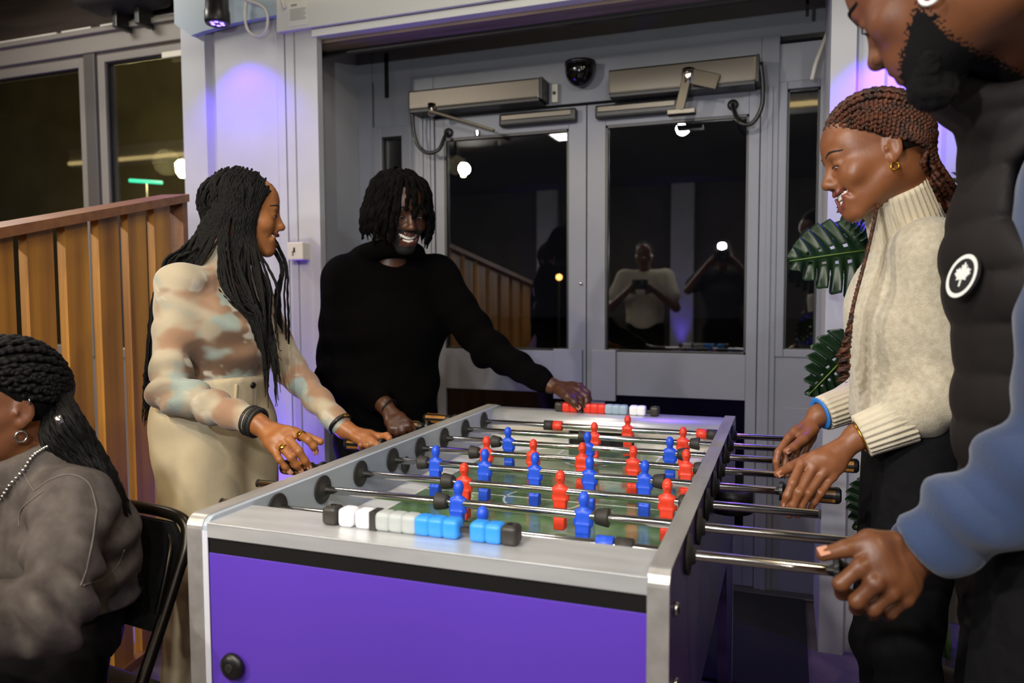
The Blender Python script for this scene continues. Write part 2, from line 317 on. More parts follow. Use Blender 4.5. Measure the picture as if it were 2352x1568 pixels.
for x in (-5.5, -2, 1.5, 4.2): MB().tube([(x, -.28, 2.66), (x, -.28, 3.0)], .01, 8).build('hanger', M_black, bmo)
tag(bmo, 'long cream ceiling beam with added warm glow strip reflected in the door glass', 'beam')

# ------------------------------------------------------------------ wall lights that wash the columns violet
def wall_light(p, tgt, label, power):
    e = empty('wall_light', (p[0], YF, p[2])); x, y, z = p
    MB().lathe([(0, .036), (.008, .045), (.14, .047), (.15, .051), (.19, .051), (.2, .047), (.197, .04)], (x, y, z+.2), (x, y, z), 24).build('housing', mat('black_lamp_body', '#211c1c', .35), e, True)
    MB().lathe([(0, .04), (.003, .04)], (x, y, z+.008), (x, y, z+.004), 24).build('lens', M_uv, e)
    for k in range(6):
        a = k*math.pi/3
        MB().lathe([(0, .009), (.002, .009)], (x+.022*math.cos(a), y+.022*math.sin(a), z+.004), (x+.022*math.cos(a), y+.022*math.sin(a), z), 8).build('led', emis('white_led', '#8a70ff', 5), e)
    MB().tube([(x, y, z+.15), (x, YF, z+.17)], .014, 8).build('bracket', M_black, e)
    lamp('SPOT', 'wall_light_beam', (x, y, z-.012), tgt, power, (.10, .02, 1), .03, math.radians(112), .55)
    return tag(e, label, 'wall light')
wall_light((-1.675, 1.42, 2.37), (-1.66, 1.54, 1.0), 'black cylinder wall light with violet leds above the left white column', 26)
wall_light((.90, 1.47, 2.12), (.92, 1.57, 1.2), 'black cylinder wall light washing the right column violet behind the heads', 58)
u = empty('floor_uplight', (-1.70, 1.40, 0)); MB().lathe([(0, .055), (.02, .065), (.15, .065), (.15, .05)], (-1.70, 1.40, 0), (-1.70, 1.43, .17), 20).build('housing', M_black, u, True); MB().lathe([(0, .05), (.004, .05)], (-1.70, 1.427, .15), (-1.70, 1.43, .165), 18).build('lens', M_uv, u)
tag(u, 'violet floor uplight at the foot of the left white column', 'uplight'); lamp('SPOT', 'column_uplight_beam', (-1.70, 1.431, .18), (-1.69, 1.60, 1.2), 30, (.10, .02, 1), .04, math.radians(100), .7)
lamp('POINT', 'floor_violet_fill', (-1.66, 1.30, .20), (0, 0, 0), 26, (.12, .03, 1), .03)  # bodiless point light added to tint the floor violet
c = spline([(-1.62, 1.50, 2.50), (-1.50, 1.50, 2.44), (-1.50, 1.51, 2.36), (-1.56, 1.52, 2.34), (-1.62, 1.53, 2.40), (-1.60, 1.53, 2.52), (-1.47, 1.53, 2.55), (-1.42, 1.53, 2.44)], 40)
tag(MB().tube(c, .006, 8).build('cable', M_cream, None, True), 'loose pale cable looping beside the left wall light', 'cable')
# notice on the lintel, alarm box on the casing
n = empty('notice', (-1.36, YF-.036, 2.42))
MB().box(-1.408, -1.312, YF-.0375, YF-.0352, 2.365, 2.462).build('paper', mat('paper', '#d9d9d0', .8), n)
ink = mat('grey_print', '#8f8f88', .8)
MB().box(-1.395, -1.365, YF-.0385, YF-.0374, 2.446, 2.454).build('heading', ink, n)
for k in range(8): MB().box(-1.400, -1.322-(.01 if k % 3 == 2 else 0), YF-.0385, YF-.0374, 2.432-k*.0062, 2.4342-k*.0062).build('print_line', ink, n)
tag(n, 'small printed notice stuck on the left end of the lintel', 'notice')
s_ = empty('alarm_box', (-1.376, YF, 1.43))
MB().box(-1.424, -1.345, 1.512, YF-.008, 1.393, 1.468, bev=.006).build('case', M_cream, s_)
MB().box(-1.39, -1.383, 1.509, 1.513, 1.425, 1.445).box(-1.396, -1.392, 1.51, 1.513, 1.41, 1.43).build('slot', M_black, s_)
tag(s_, 'small white alarm box mounted on the door casing', 'alarm box')

# ------------------------------------------------------------------ door hardware
def closer(x0, x1, z0, z1, side, label):
    e = empty('door_closer', ((x0+x1)/2, YD-.03, z0))
    y1 = YD-.03; y0 = y1-.11
    MB().box(x0, x1, y0, y1, z0, z1, bev=.008).build('cover', M_steel, e)
    MB().box(x0+.004, x1-.004, y0+.006, y1, z0-.012, z0+.004, bev=.003).build('underside', M_black, e)
    ex = x1 if side == 'L' else x1
    MB().box(x1-.002, x1+.012, y0+.004, y1, z0-.004, z1+.002, bev=.004).build('end_cap', M_black, e)
    if side == 'L':
        MB().lathe([(0, .018), (.05, .018), (.055, .012)], (x0+.12, y0-.002, z0+.02), (x0+.12, y0-.002, z0-.06), 16).build('spindle', M_chrome, e, True)
        MB().box(-.02, .30, -.013, .013, -.006, .006, bev=.003, M=Matrix.Translation((x0+.13, y0-.01, z0-.02)) @ Matrix.Rotation(.33, 4, 'Y') @ Matrix.Rotation(.12, 4, 'Z')).build('arm', mat('bronze_steel', '#4c463c', .4, .9), e)
        MB().lathe([(0, .012), (.02, .012)], (x0+.335, y0+.02, z0-.115), (x0+.335, y0+.02, z0-.14), 12).build('pivot', M_chrome, e)
    else:
        xm = x0+(x1-x0)*.56
        MB().lathe([(0, .024), (.02, .027), (.06, .027), (.065, .02)], (xm, y0-.006, z1-.03), (xm, y0-.006, z1-.12), 16).build('spindle', M_chrome, e, True)
        MB().box(-.018, .018, -.01, .01, -.15, 0, bev=.003, M=Matrix.Translation((xm, y0-.02, z0+.05)) @ Matrix.Rotation(.22, 4, 'Y')).build('arm', mat('bronze_steel', '#4c463c', .4, .9), e)
        MB().box(-.018, .09, -.01, .01, -.03, .03, bev=.003, M=Matrix.Translation((xm+.03, y0-.012, z0+.03)) @ Matrix.Rotation(.3, 4, 'Y')).build('lever', mat('bronze_steel', '#4c463c', .4, .9), e)
        MB().box(xm-.08, xm+.03, y0-.03, y0+.02, z0-.11, z0-.09, bev=.003).build('foot', M_steel, e)
    return tag(e, label, 'door closer')
closer(-1.07, -.44, 2.085, 2.172, 'L', 'long steel door closer over the left door leaf')
closer(-.14, .445, 2.07, 2.17, 'R', 'long steel door closer over the right door leaf with folded arm')
for x0, x1, z, lab in ((-.655, -.30, 2.022, 'black and silver sensor strip on the left door top rail'), (-.215, .145, 2.022, 'black and silver sensor strip on the right door top rail')):
    e = empty('door_sensor', ((x0+x1)/2, YD-.022, z)); y1 = YD-.022
    MB().box(x0, x1, y1-.045, y1, z-.028, z+.028, bev=.01).build('body', M_black, e)
    MB().box(x0+.012, x1-.02, y1-.050, y1-.043, z-.004, z+.02, bev=.003).build('silver_strip', M_steel, e)
    tag(e, lab, 'sensor')
for pts, lab, ks in (([(-1.06, 1.97, 2.10), (-1.06, 1.985, 2.0), (-1.04, 1.99, 1.93), (-.99, 1.99, 1.895), (-.94, 2.0, 1.91), (-.925, 2.03, 1.97), (-.92, 2.06, 1.995)], 'black door loop cable hanging at the left door closer', -1),
                ([(.46, 1.96, 2.14), (.47, 1.975, 2.05), (.465, 1.985, 1.97), (.43, 1.99, 1.915), (.385, 1.99, 1.92), (.362, 2.02, 1.97), (.352, 2.055, 2.01)], 'black door loop cable hanging at the right door closer', 1)):
    e = empty('door_loop_cable', pts[0])
    MB().tube(spline(pts, 30), .0085, 10).build('cable', M_black, e, True)
    q = pts[-1]; MB().lathe([(0, .022), (.012, .022), (.018, .012)], (q[0], YD-.02, q[2]), (q[0], YD-.06, q[2]), 16).build('end_boot', M_black, e, True)
    tag(e, lab, 'cable')
e = empty('dome_camera', (-.278, YD-.03, 2.19)); bm = bmesh.new(); bmesh.ops.create_uvsphere(bm, u_segments=24, v_segments=14, radius=1)
bmesh.ops.bisect_plane(bm, geom=bm.verts[:]+bm.edges[:]+bm.faces[:], plane_co=(0, 0, .25), plane_no=(0, 0, 1), clear_outer=True)
for v in bm.verts: v.co = Vector((-.278+v.co.x*.064, YD-.075+v.co.y*.06, 2.203+v.co.z*.072))
q = MB(); q.bm(bm); q.build('dome', mat('smoked_dome', '#0b0a0a', .1), e, True)
MB().lathe([(0, .066), (.014, .066)], (-.278, YD-.072, 2.222), (-.278, YD-.072, 2.3), 28).build('base', M_black, e, True)
tag(e, 'black half-dome camera on the header between the door closers', 'camera')
e = empty('switch_plate', (-.40, YD-.04, 2.12)); MB().box(-.415, -.388, YD-.042, YD-.03, 2.085, 2.165, bev=.004).build('plate', M_cream, e)
MB().lathe([(0, .008), (.008, .006)], (-.402, YD-.042, 2.125), (-.402, YD-.06, 2.125), 12).build('button', M_steel, e, True); tag(e, 'tiny cream contact plate beside the dome camera', 'switch')
tag(MB().tube([(.70, 2.02, 2.24), (.66, 1.985, 2.12), (.648, 1.98, 2.06)], .008, 8).build('pull_cord', M_cream, None, True), 'short pale rod hanging in the top right corner of the door recess', 'rod')
tag(MB().box(.29, .66, 1.24, 2.03, .0005, .012, bev=.004).build('door_mat', M_mat), 'black door mat on the floor at the doors beside the table', 'mat')

# ------------------------------------------------------------------ speaker and slatted balustrade on the left
e = empty('loudspeaker', (-2.66, 1.9, 3.0))
MB().box(-2.9, -2.42, 1.75, 1.98, 2.72, 2.99, bev=.05).build('cabinet', M_blackm, e, True)
MB().box(-2.75, -2.72, 1.88, 1.98, 2.64, 2.74, bev=.004).build('bracket', M_black, e); MB().box(-2.60, -2.57, 1.88, 1.98, 2.64, 2.74, bev=.004).build('bracket', M_black, e)
tag(e, 'black loudspeaker hanging under the ceiling over the windows', 'speaker')
A_, B_ = np.array([-1.396, .25]), np.array([-1.581, 1.048]); h_ = (B_-A_)/np.linalg.norm(B_-A_); nn = np.array([h_[1], -h_[0]])
zr = lambda t: 1.434+(t/np.linalg.norm(B_-A_))*.185
Lb = float(np.linalg.norm(B_-A_)); scr = empty('slatted_balustrade', (-1.5, .6, 0))
Ms = Matrix(((h_[0], -nn[0], 0, A_[0]), (h_[1], -nn[1], 0, A_[1]), (0, 0, 1, 0), (0, 0, 0, 1)))   # local x along the screen, y away from the table
sl = (zr(Lb)-zr(0))/Lb
def sheared(x0, x1, y0, y1, zb, zt):
    f = lambda x: 1.434+x*sl
    v = [(x0, y0, zb if zb < 1 else f(x0)+zb-10), (x1, y0, zb if zb < 1 else f(x1)+zb-10), (x1, y1, zb if zb < 1 else f(x1)+zb-10), (x0, y1, zb if zb < 1 else f(x0)+zb-10),
         (x0, y0, f(x0)+zt), (x1, y0, f(x1)+zt), (x1, y1, f(x1)+zt), (x0, y1, f(x0)+zt)]
    return [tuple(Ms @ Vector(p)) for p in v], [(3, 2, 1, 0), (4, 5, 6, 7), (0, 1, 5, 4), (1, 2, 6, 5), (2, 3, 7, 6), (3, 0, 4, 7)]
v, f = sheared(-.75, Lb+.01, -.06, .05, 9.972, 0.0); MB().add(v, f).build('top_rail', M_wood2, scr)
v, f = sheared(Lb-.012, Lb+.02, -.045, .035, .0, -.028); MB().add(v, f).build('end_post', M_wood2, scr)
v, f = sheared(-.75, Lb, .036, .05, 9.58, -.40) if False else (None, None)
x = Lb-.175
while x > -.75:
    v, f = sheared(x, x+.100, -.032, -.006, .02, -.028); MB().add(v, f).build('slat', M_wood, scr); x -= .148
MB().box(-.75, Lb, -.045, .035, 0, .03, M=Ms).build('bottom_rail', M_wood2, scr)
tag(scr, 'slatted pine balustrade with sloping top rail behind the left woman', 'balustrade')
# ------------------------------------------------------------------ implicit-surface modelling (smooth unions polygonised with surface nets)
def _n(v): v = np.array(v, float); return v/np.linalg.norm(v)
def rcone(a, b, ra, rb):
    a = np.array(a, float); b = np.array(b, float); ba = b-a; L2 = float(ba@ba)+1e-12; L = math.sqrt(L2)
    def f(P):
        pa = P-a; h = np.clip(pa@(ba/L2), 0, 1); q = pa-h[:, None]*ba; return np.sqrt(np.einsum('ij,ij->i', q, q))-(ra+(rb-ra)*h)
    return f
def ecap(a, b, ra, rb, side, k):
    """tapered capsule with an elliptical section: k scales the radius along `side`"""
    a = np.array(a, float); b = np.array(b, float); ba = b-a; L2 = float(ba@ba)+1e-12; s = _n(np.array(side, float)-ba*(np.array(side, float)@ba)/L2)
    def f(P):
        pa = P-a; h = np.clip(pa@ba/L2, 0, 1); q = pa-h[:, None]*ba; c = q@s; q = q+np.outer(c*(1/k-1), s)
        return (np.linalg.norm(q, axis=1)-(ra+(rb-ra)*h))*min(1, k)
    return f
def ell(c, r, R=None):
    c = np.array(c, float); r = np.array(r, float)
    def f(P):
        q = P-c
        if R is not None: q = q@R
        a = q/r; k0 = np.sqrt(np.einsum('ij,ij->i', a, a)); a = a/r; k1 = np.sqrt(np.einsum('ij,ij->i', a, a))+1e-9; return k0*(k0-1)/k1
    return f
def rbox(c, h, rad, R=None):
    c = np.array(c, float); h = np.array(h, float)-rad
    def f(P):
        q = P-c
        if R is not None: q = q@R
        q = np.abs(q)-h; return np.linalg.norm(np.maximum(q, 0), axis=1)+np.minimum(q.max(1), 0)-rad
    return f
def ccone(a, b, ra, rb, rad=.003):
    """tapered cylinder with flat ends (cuffs, hems)"""
    a = np.array(a, float); b = np.array(b, float); L = float(np.linalg.norm(b-a)); d = (b-a)/L
    def f(P):
        pa = P-a; t = pa@d; r = np.linalg.norm(pa-t[:, None]*d, axis=1); R = ra+(rb-ra)*np.clip(t/L, 0, 1)
        qx = r-R+rad; qy = np.abs(t-L/2)-L/2+rad
        return np.sqrt(np.maximum(qx, 0)**2+np.maximum(qy, 0)**2)+np.minimum(np.maximum(qx, qy), 0)-rad
    return f
class Field:
    def __init__(s): s.ops = []
    def u(s, f, k=.01): s.ops.append(('u', f, k)); return s
    def sub(s, f, k=.004): s.ops.append(('s', f, k)); return s
    def disp(s, f, a): s.ops.append(('d', f, a)); return s     # displacement f(P) in metres, |f| <= a
    def ev(s, P, ops=None):
        d = None
        for t, f, k in (s.ops if ops is None else ops):
            if t == 'd':
                d = d-f(P) if d is not None else d; continue
            x = f(P)
            if d is None:
                d = x if t == 'u' else np.full(len(P), 9.); continue
            if t == 'u':
                h = np.maximum(k-np.abs(d-x), 0)/k; d = np.minimum(d, x)-h*h*k*.25
            else:
                h = np.maximum(k-np.abs(d+x), 0)/k; d = np.maximum(d, -x)+h*h*k*.25
        return np.full(len(P), 9.) if d is None else d
def polygonise(F, lo, hi, h, B=14):
    lo = np.array(lo, float); hi = np.array(hi, float); nb = np.ceil((hi-lo)/(h*B)).astype(int)
    ctr = np.stack(np.meshgrid(*[np.arange(n) for n in nb], indexing='ij'), -1).reshape(-1, 3)
    C0 = lo+(ctr+.5)*B*h; rad = B*h*.5*math.sqrt(3)+h
    DC = [f(C0) if t != 'd' else None for t, f, k in F.ops]
    dc = F.ev(C0); act = np.where(np.abs(dc) < rad*1.35+.01)[0]
    g = np.arange(B+2); G = np.stack(np.meshgrid(g, g, g, indexing='ij'), -1).reshape(-1, 3); n1 = B+2
    N = nb*B+3; gid = lambda c: (c[:, 0]*N[1]+c[:, 1])*N[2]+c[:, 2]
    VI = []; VP = []; QD = []
    corner = np.array([(i, j, k) for i in (0, 1) for j in (0, 1) for k in (0, 1)])
    edges = [(a, b) for a in range(8) for b in range(a+1, 8) if np.abs(corner[a]-corner[b]).sum() == 1]
    def one(bi):
        VI = []; VP = []; QD = []
        ops = []; m = min((DC[i][bi] for i, (t, f, k) in enumerate(F.ops) if t == 'u'), default=9)
        for i, (t, f, k) in enumerate(F.ops):
            if t == 'd': ops.append(F.ops[i])
            elif t == 'u':
                if DC[i][bi] < m+2*rad+k*1.5: ops.append(F.ops[i])
            elif DC[i][bi] < 1.6*rad+k: ops.append(F.ops[i])
        base = ctr[bi]*B; P = lo+(base+G)*h
        D = F.ev(P, ops).reshape(n1, n1, n1)
        sg = D < 0
        if sg.all() or not sg.any(): return VI, VP, QD
        # cells of this block: 0..B-1 (corners 0..B); edges owned need cell -1 -> resolved through ids of neighbours
        m8 = np.stack([sg[i:i+B, j:j+B, k:k+B] for i, j, k in corner], 0); cnt = m8.sum(0); cell = np.argwhere((cnt > 0) & (cnt < 8))
        if len(cell):
            d8 = np.stack([D[cell[:, 0]+i, cell[:, 1]+j, cell[:, 2]+k] for i, j, k in corner], 1)
            acc = np.zeros((len(cell), 3)); num = np.zeros(len(cell))
            for a, b in edges:
                da, db = d8[:, a], d8[:, b]; x = (da < 0) != (db < 0); t = np.where(x, da/np.where(x, da-db, 1), 0)
                acc += x[:, None]*(corner[a]+t[:, None]*(corner[b]-corner[a])); num += x
            VP.append(lo+(base+cell+acc/num[:, None])*h); VI.append(gid(base+cell))
        for ax in range(3):
            sl0 = [slice(0, B)]*3; sl1 = list(sl0); sl1[ax] = slice(1, B+1)
            a = sg[tuple(sl0)]; b = sg[tuple(sl1)]; e = np.argwhere(a != b)
            if not len(e): continue
            fl = a[e[:, 0], e[:, 1], e[:, 2]]; o1 = np.zeros(3, int); o2 = np.zeros(3, int); o1[(ax+1) % 3] = 1; o2[(ax+2) % 3] = 1
            E = base+e; q = np.stack([gid(E), gid(E-o1), gid(E-o1-o2), gid(E-o2)], 1); ok = (E[:, (ax+1) % 3] > 0) & (E[:, (ax+2) % 3] > 0)
            q = np.where(fl[:, None], q, q[:, ::-1]); QD.append(q[ok])
        return VI, VP, QD
    for a, b, c in map(one, act): VI += a; VP += b; QD += c
    if not VI: return np.zeros((0, 3)), np.zeros((0, 4), int)
    VI = np.concatenate(VI); VP = np.concatenate(VP); QD = np.concatenate(QD)
    u, idx = np.unique(VI, return_index=True); VP = VP[idx]; j = np.searchsorted(u, QD); j = np.minimum(j, len(u)-1); good = (u[j] == QD).all(1)
    return VP, j[good]
def smooth_verts(V, Q, it=1, lam=.5):
    for _ in range(it):
        acc = np.zeros_like(V); c = np.zeros(len(V))
        for a, b in ((0, 1), (1, 2), (2, 3), (3, 0)):
            np.add.at(acc, Q[:, a], V[Q[:, b]]); np.add.at(acc, Q[:, b], V[Q[:, a]]); np.add.at(c, Q[:, a], 1); np.add.at(c, Q[:, b], 1)
        V = V+lam*(acc/np.maximum(c, 1)[:, None]-V)
    return V
def np_mesh(name, V, Q, mi=None):
    me = bpy.data.meshes.new(name); V = np.asarray(V, np.float32); Q = np.asarray(Q, np.int32)
    me.vertices.add(len(V)); me.vertices.foreach_set('co', V.ravel()); k = Q.shape[1]
    me.loops.add(Q.size); me.loops.foreach_set('vertex_index', Q.ravel())
    me.polygons.add(len(Q)); me.polygons.foreach_set('loop_start', np.arange(len(Q), dtype=np.int32)*k)
    if mi is not None: me.polygons.foreach_set('material_index', np.asarray(mi, np.int32))
    me.polygons.foreach_set('use_smooth', np.ones(len(Q), bool)); me.update(calc_edges=True); me.validate(); return me
def sdf_mesh(name, F, lo, hi, h, it=1):
    V, Q = polygonise(F, lo, hi, h); return np_mesh(name, smooth_verts(V, Q, it), Q)
def wav(P, fr, ph=0.):
    return np.sin(P[:, 0]*fr[0]+ph)+np.sin(P[:, 1]*fr[1]+1.7*ph+.6*np.sin(P[:, 0]*fr[0]*.7))+np.sin(P[:, 2]*fr[2]+2.3*ph+.8*np.sin(P[:, 1]*fr[1]*.6))
# ------------------------------------------------------------------ the football table
M_alu = mat('worn_aluminium', '#e2e2e2', .40, .62, bump=(9, .06, (1, 45, 45)), var=(6, '#cbcbca', .35, .75, (1, 5, 5)))
M_aluy = mat('worn_aluminium_side', '#d0ccc8', .40, .7, bump=(9, .06, (45, 1, 45)), var=(6, '#b4b0ab', .35, .75, (5, 1, 5)))
M_lam = mat('blue_grey_laminate', '#a3abb6', .4, bump=(200, .03))
M_core = mat('pale_edge', '#cfd0da', .4)
M_purple = mat('violet_laminate', '#5b3ab2', .40, bump=(400, .02))
M_violetdark = mat('dark_violet_laminate', '#3b2b58', .35, bump=(300, .04))
M_field = None
def field_mat():
    m = bpy.data.materials.new('glossy_green_field'); m.use_nodes = True; nt = m.node_tree; N = nt.nodes; L = nt.links; b = N['Principled BSDF']
    tc = N.new('ShaderNodeTexCoord'); n = N.new('ShaderNodeTexNoise'); n.inputs['Scale'].default_value = 9; n.inputs['Detail'].default_value = 7
    L.new(tc.outputs['Object'], n.inputs['Vector']); r = N.new('ShaderNodeValToRGB'); r.color_ramp.elements[0].position = .3; r.color_ramp.elements[1].position = .75
    r.color_ramp.elements[0].color = lin('#4f7046'); r.color_ramp.elements[1].color = lin('#6f8a60'); L.new(n.outputs['Fac'], r.inputs['Fac']); L.new(r.outputs['Color'], b.inputs['Base Color'])
    b.inputs['Roughness'].default_value = .13; b.inputs['Coat Weight'].default_value = .25; b.inputs['Coat Roughness'].default_value = .06
    n2 = N.new('ShaderNodeTexNoise'); n2.inputs['Scale'].default_value = 55; n2.inputs['Detail'].default_value = 3; L.new(tc.outputs['Object'], n2.inputs['Vector'])
    bp = N.new('ShaderNodeBump'); bp.inputs['Strength'].default_value = .22; bp.inputs['Distance'].default_value = .002; L.new(n2.outputs['Fac'], bp.inputs['Height']); L.new(bp.outputs['Normal'], b.inputs['Normal'])
    return m
M_line = mat('white_field_line', '#c9cfc0', .2)
M_bank = mat('white_side_bank', '#d9d7d2', .35)
M_red = mat('red_figure_plastic', '#d83a20', .42, bump=(700, .05)); M_blue = mat('blue_figure_plastic', '#1f4fd0', .42, bump=(700, .05))
M_sky = mat('sky_blue_bead', '#2f8ee6', .4); M_grey = mat('grey_bead', '#a9adab', .45); M_wht = mat('white_bead', '#e6e6ea', .4); M_blk = mat('black_bead', '#2b2722', .45); M_redb = mat('red_bead', '#d8301e', .42)
M_bump = mat('black_rubber_bumper', '#28241f', .6, bump=(500, .1)); M_rod = mat('steel_rod', '#cfcdca', .14, 1.0, bump=(30, .02, (.05, 1, 1)))
M_hstripe = mat('varnished_handle_wood', '#a5702e', .3, var=(20, '#8a5a22', .4, .7))
XL0, XL1, XR0, XR1 = -.383, -.34, .401, .430; YN, YB, ZT = -.185, 1.215, .870; ZP = .861
T = empty('football_table', (.02, .5, 0)); tag(T, 'football table with violet end panel, steel trim and eight rods of red and blue players', 'football table')
def trim_strip(x0, x1, r=.022):
    """aluminium strap over a side wall: up the near edge, along the top, down the far edge, rounded at the corners"""
    pa = []
    for a in np.linspace(0, math.pi/2, 7): pa.append((YN+r-r*math.cos(a), ZT-r+r*math.sin(a)))
    pb = [(YB-(y-YN), z) for y, z in pa[::-1]]
    path = [(YN, .02)]+pa+pb+[(YB, .02)]; w = []
    for (y, z) in path: w += [(x0, y, z), (x1, y, z)]
    cy = lambda y: y+.002*(1 if y < .5 else -1)
    inn = []
    for (y, z) in path: inn += [(x0, cy(y), z-.002 if z > .5 else z), (x1, cy(y), z-.002 if z > .5 else z)]
    n = len(path); f = []
    for i in range(n-1):
        f.append((2*i, 2*i+1, 2*i+3, 2*i+2)); k = 2*n; f.append((k+2*i+2, k+2*i+3, k+2*i+1, k+2*i)); f.append((2*i, 2*i+2, k+2*i+2, k+2*i)); f.append((2*i+3, 2*i+1, k+2*i+1, k+2*i+3))
    return MB().add(w+inn, f)
trim_strip(XL0, XL1-.011).build('edge_trim', M_aluy, T); trim_strip(XR0-.001, XR1).build('edge_trim', M_aluy, T)
def side_wall(x0, x1, zb):
    # slab with rounded top corners, as polygon in yz
    r = .02; pl = [(YN+.002, zb)]+[(YN+.002+r-r*math.cos(a), ZT-.002-r+r*math.sin(a)) for a in np.linspace(0, math.pi/2, 6)]
    pl += [(YB-.002-r+r*math.sin(a), ZT-.002-r+r*math.cos(a)) for a in np.linspace(0, math.pi/2, 6)]+[(YB-.002, zb)]
    return MB().prism(pl, x0, x1, M=Matrix(((0, 0, 1, 0), (1, 0, 0, 0), (0, 1, 0, 0), (0, 0, 0, 1))))
side_wall(XL1-.012, XL1, .5).build('side_wall', [M_lam], T); side_wall(XL0+.002, XL1-.012, .5).build('outer_board', M_violetdark, T)
side_wall(XR0, XR0+.012, .5).build('side_wall', [M_lam], T); side_wall(XR0+.012, XR1-.001, .5).build('outer_board', M_violetdark, T)
MB().box(XL1-.012, XL1, YN+.0005, YN+.004, .02, ZT-.024).build('edge_strip', M_core, T)
# near and far end plates
MB().box(XL1, XR0, YN, -.07, ZP-.003, ZP, bev=.001).box(XL1, XR0, YN, YN+.004, .836, ZP-.0005, bev=.001).build('end_plate', M_alu, T)
MB().box(XL1, XR0, YN+.004, -.07, .80, ZP-.0035).build('end_core', M_black, T)
MB().box(XL1, XR0, YN+.006, YN+.02, .806, .836).build('black_band', mat('gloss_black_band', '#070606', .5), T)
MB().box(XL1, XR0, YN+.003, YN+.022, .30, .809, bev=.001).build('end_panel', M_purple, T)
pp = [(1.118+.034-.034*math.sin(a), ZP-.034+.034*math.cos(a)) for a in np.linspace(0, math.pi/2, 8)]
MB().prism([(YB-.001, ZP)]+pp+[(1.118, .822), (YB-.001, .822)], XL1, XR0, M=Matrix(((0, 0, 1, 0), (1, 0, 0, 0), (0, 1, 0, 0), (0, 0, 0, 1)))).build('end_plate', M_alu, T, True)
MB().box(XL1, XR0, YB-.022, YB-.003, .30, .821, bev=.001).build('end_panel', M_purple, T)
# end walls with goal openings
gx0, gx1 = -.075, .135
wb = mat('white_end_wall', '#cfc9bd', .45)
for y0, y1 in ((-.068, -.052), (1.118, 1.134)):
    MB().box(XL1, gx0, y0, y1, .745, .822).box(gx1, XR0, y0, y1, .745, .822).box(gx0, gx1, y0, y1, .81, .822).build('end_wall', wb, T)
    c = -1 if y0 < 0 else 1; ya, yb = sorted((y0 if c < 0 else y1, (y0 if c < 0 else y1)+c*.07)); MB().box(gx0-.01, gx1+.01, ya, yb, .70, .815).build('goal_box', M_black, T)
M_field = field_mat()
fo = MB().box(XL1+.001, XR0-.001, -.052, 1.118, .735, .75).build('playing_field', M_field, T)
ln = MB(); w = .003; z0, z1 = .7500, .7504
ln.box(-.285, .346, .525-w, .525+w, z0, z1)
def arc(cx, cy, r, a0, a1, n=40):
    P = [(cx+r*math.cos(a), cy+r*math.sin(a)) for a in np.linspace(a0, a1, n)]; Q = [(cx+(r-.006)*math.cos(a), cy+(r-.006)*math.sin(a)) for a in np.linspace(a0, a1, n)]
    v = [(x, y, z1) for x, y in P]+[(x, y, z1) for x, y in Q]; ln.add(v, [(i, i+1, n+i+1, n+i) for i in range(n-1)])
arc(.03, .525, .1, 0, 2*math.pi, 48)
for c, s in ((-.05, 1), (1.116, -1)):
    for hw, dp in ((.115, .09), (.19, .17)):
        ln.box(.03-hw, .03+hw, c+s*dp-w, c+s*dp+w, z0, z1); ln.box(.03-hw-w, .03-hw+w, min(c, c+s*dp), max(c, c+s*dp), z0, z1); ln.box(.03+hw-w, .03+hw+w, min(c, c+s*dp), max(c, c+s*dp), z0, z1)
    arc(.03, c+s*.15, .075, 0 if s > 0 else math.pi, math.pi if s > 0 else 2*math.pi, 24)
ln.build('field_lines', M_line, T)
for x0, x1, xs in ((XL1, -.285, 1), (.346, XR0, -1)):
    zz = (.762, .7503) if xs > 0 else (.7503, .762)
    v = [(x0, -.052, zz[0]), (x1, -.052, zz[1]), (x1, 1.118, zz[1]), (x0, 1.118, zz[0]), (x0, -.052, .74), (x1, -.052, .74), (x1, 1.118, .74), (x0, 1.118, .74)]
    MB().add(v, [(0, 1, 2, 3), (7, 6, 5, 4), (0, 4, 5, 1), (2, 6, 7, 3), (1, 5, 6, 2), (3, 7, 4, 0)]).build('side_bank', M_bank, T)
for sx in (-1, 1):
    for sy in (-1, 1):
        cx = -.285 if sx < 0 else .346; cy = -.052 if sy < 0 else 1.118; a = (cx, cy); b = (cx-sx*.17, cy); c = (cx, cy-sy*.12)
        v = [(a[0], a[1], .775), (b[0], b[1], .7505), (c[0], c[1], .7505), (a[0], a[1], .74), (b[0], b[1], .74), (c[0], c[1], .74)]
        MB().add(v, [(0, 1, 2), (5, 4, 3), (0, 3, 4, 1), (1, 4, 5, 2), (2, 5, 3, 0)]).build('corner_ramp', M_bank, T)
# player figure: one mesh shared by all 22
def figure_mesh():
    F = Field(); z = lambda v: v
    F.u(ell((0, 0, .0305), (.0102, .0112, .0140)), .002).u(rcone((0, 0, .008), (0, .0005, .022), .0075, .0060), .006)
    F.u(ell((0, -.0108, .0295), (.0020, .003, .0036)), .003)                                            # nose, faces -y
    F.u(rbox((0, 0, -.004), (.0150, .0095, .0150), .007), .006).u(ell((0, -.002, .003), (.0165, .0095, .010)), .006)
    for s in (-1, 1): F.u(rcone((s*.0132, 0, .0035), (s*.0150, -.0005, -.0165), .0050, .0040), .005)
    F.u(rbox((0, 0, -.024), (.0135, .0095, .010), .004), .004).u(rbox((0, 0, -.016), (.0142, .0098, .0022), .002), .002)
    for s in (-1, 1): F.u(rbox((s*.0066, 0, -.042), (.0062, .0078, .014), .003), .0025)
    F.u(rbox((0, -.002, -.0655), (.0118, .0125, .0128), .002), .003)
    F.sub(ell((0, -.0122, .0325), (.006, .0022, .0022)), .002)
    return sdf_mesh('figure', F, (-.026, -.02, -.082), (.026, .02, .05), .0014, 1)
FIG = figure_mesh()
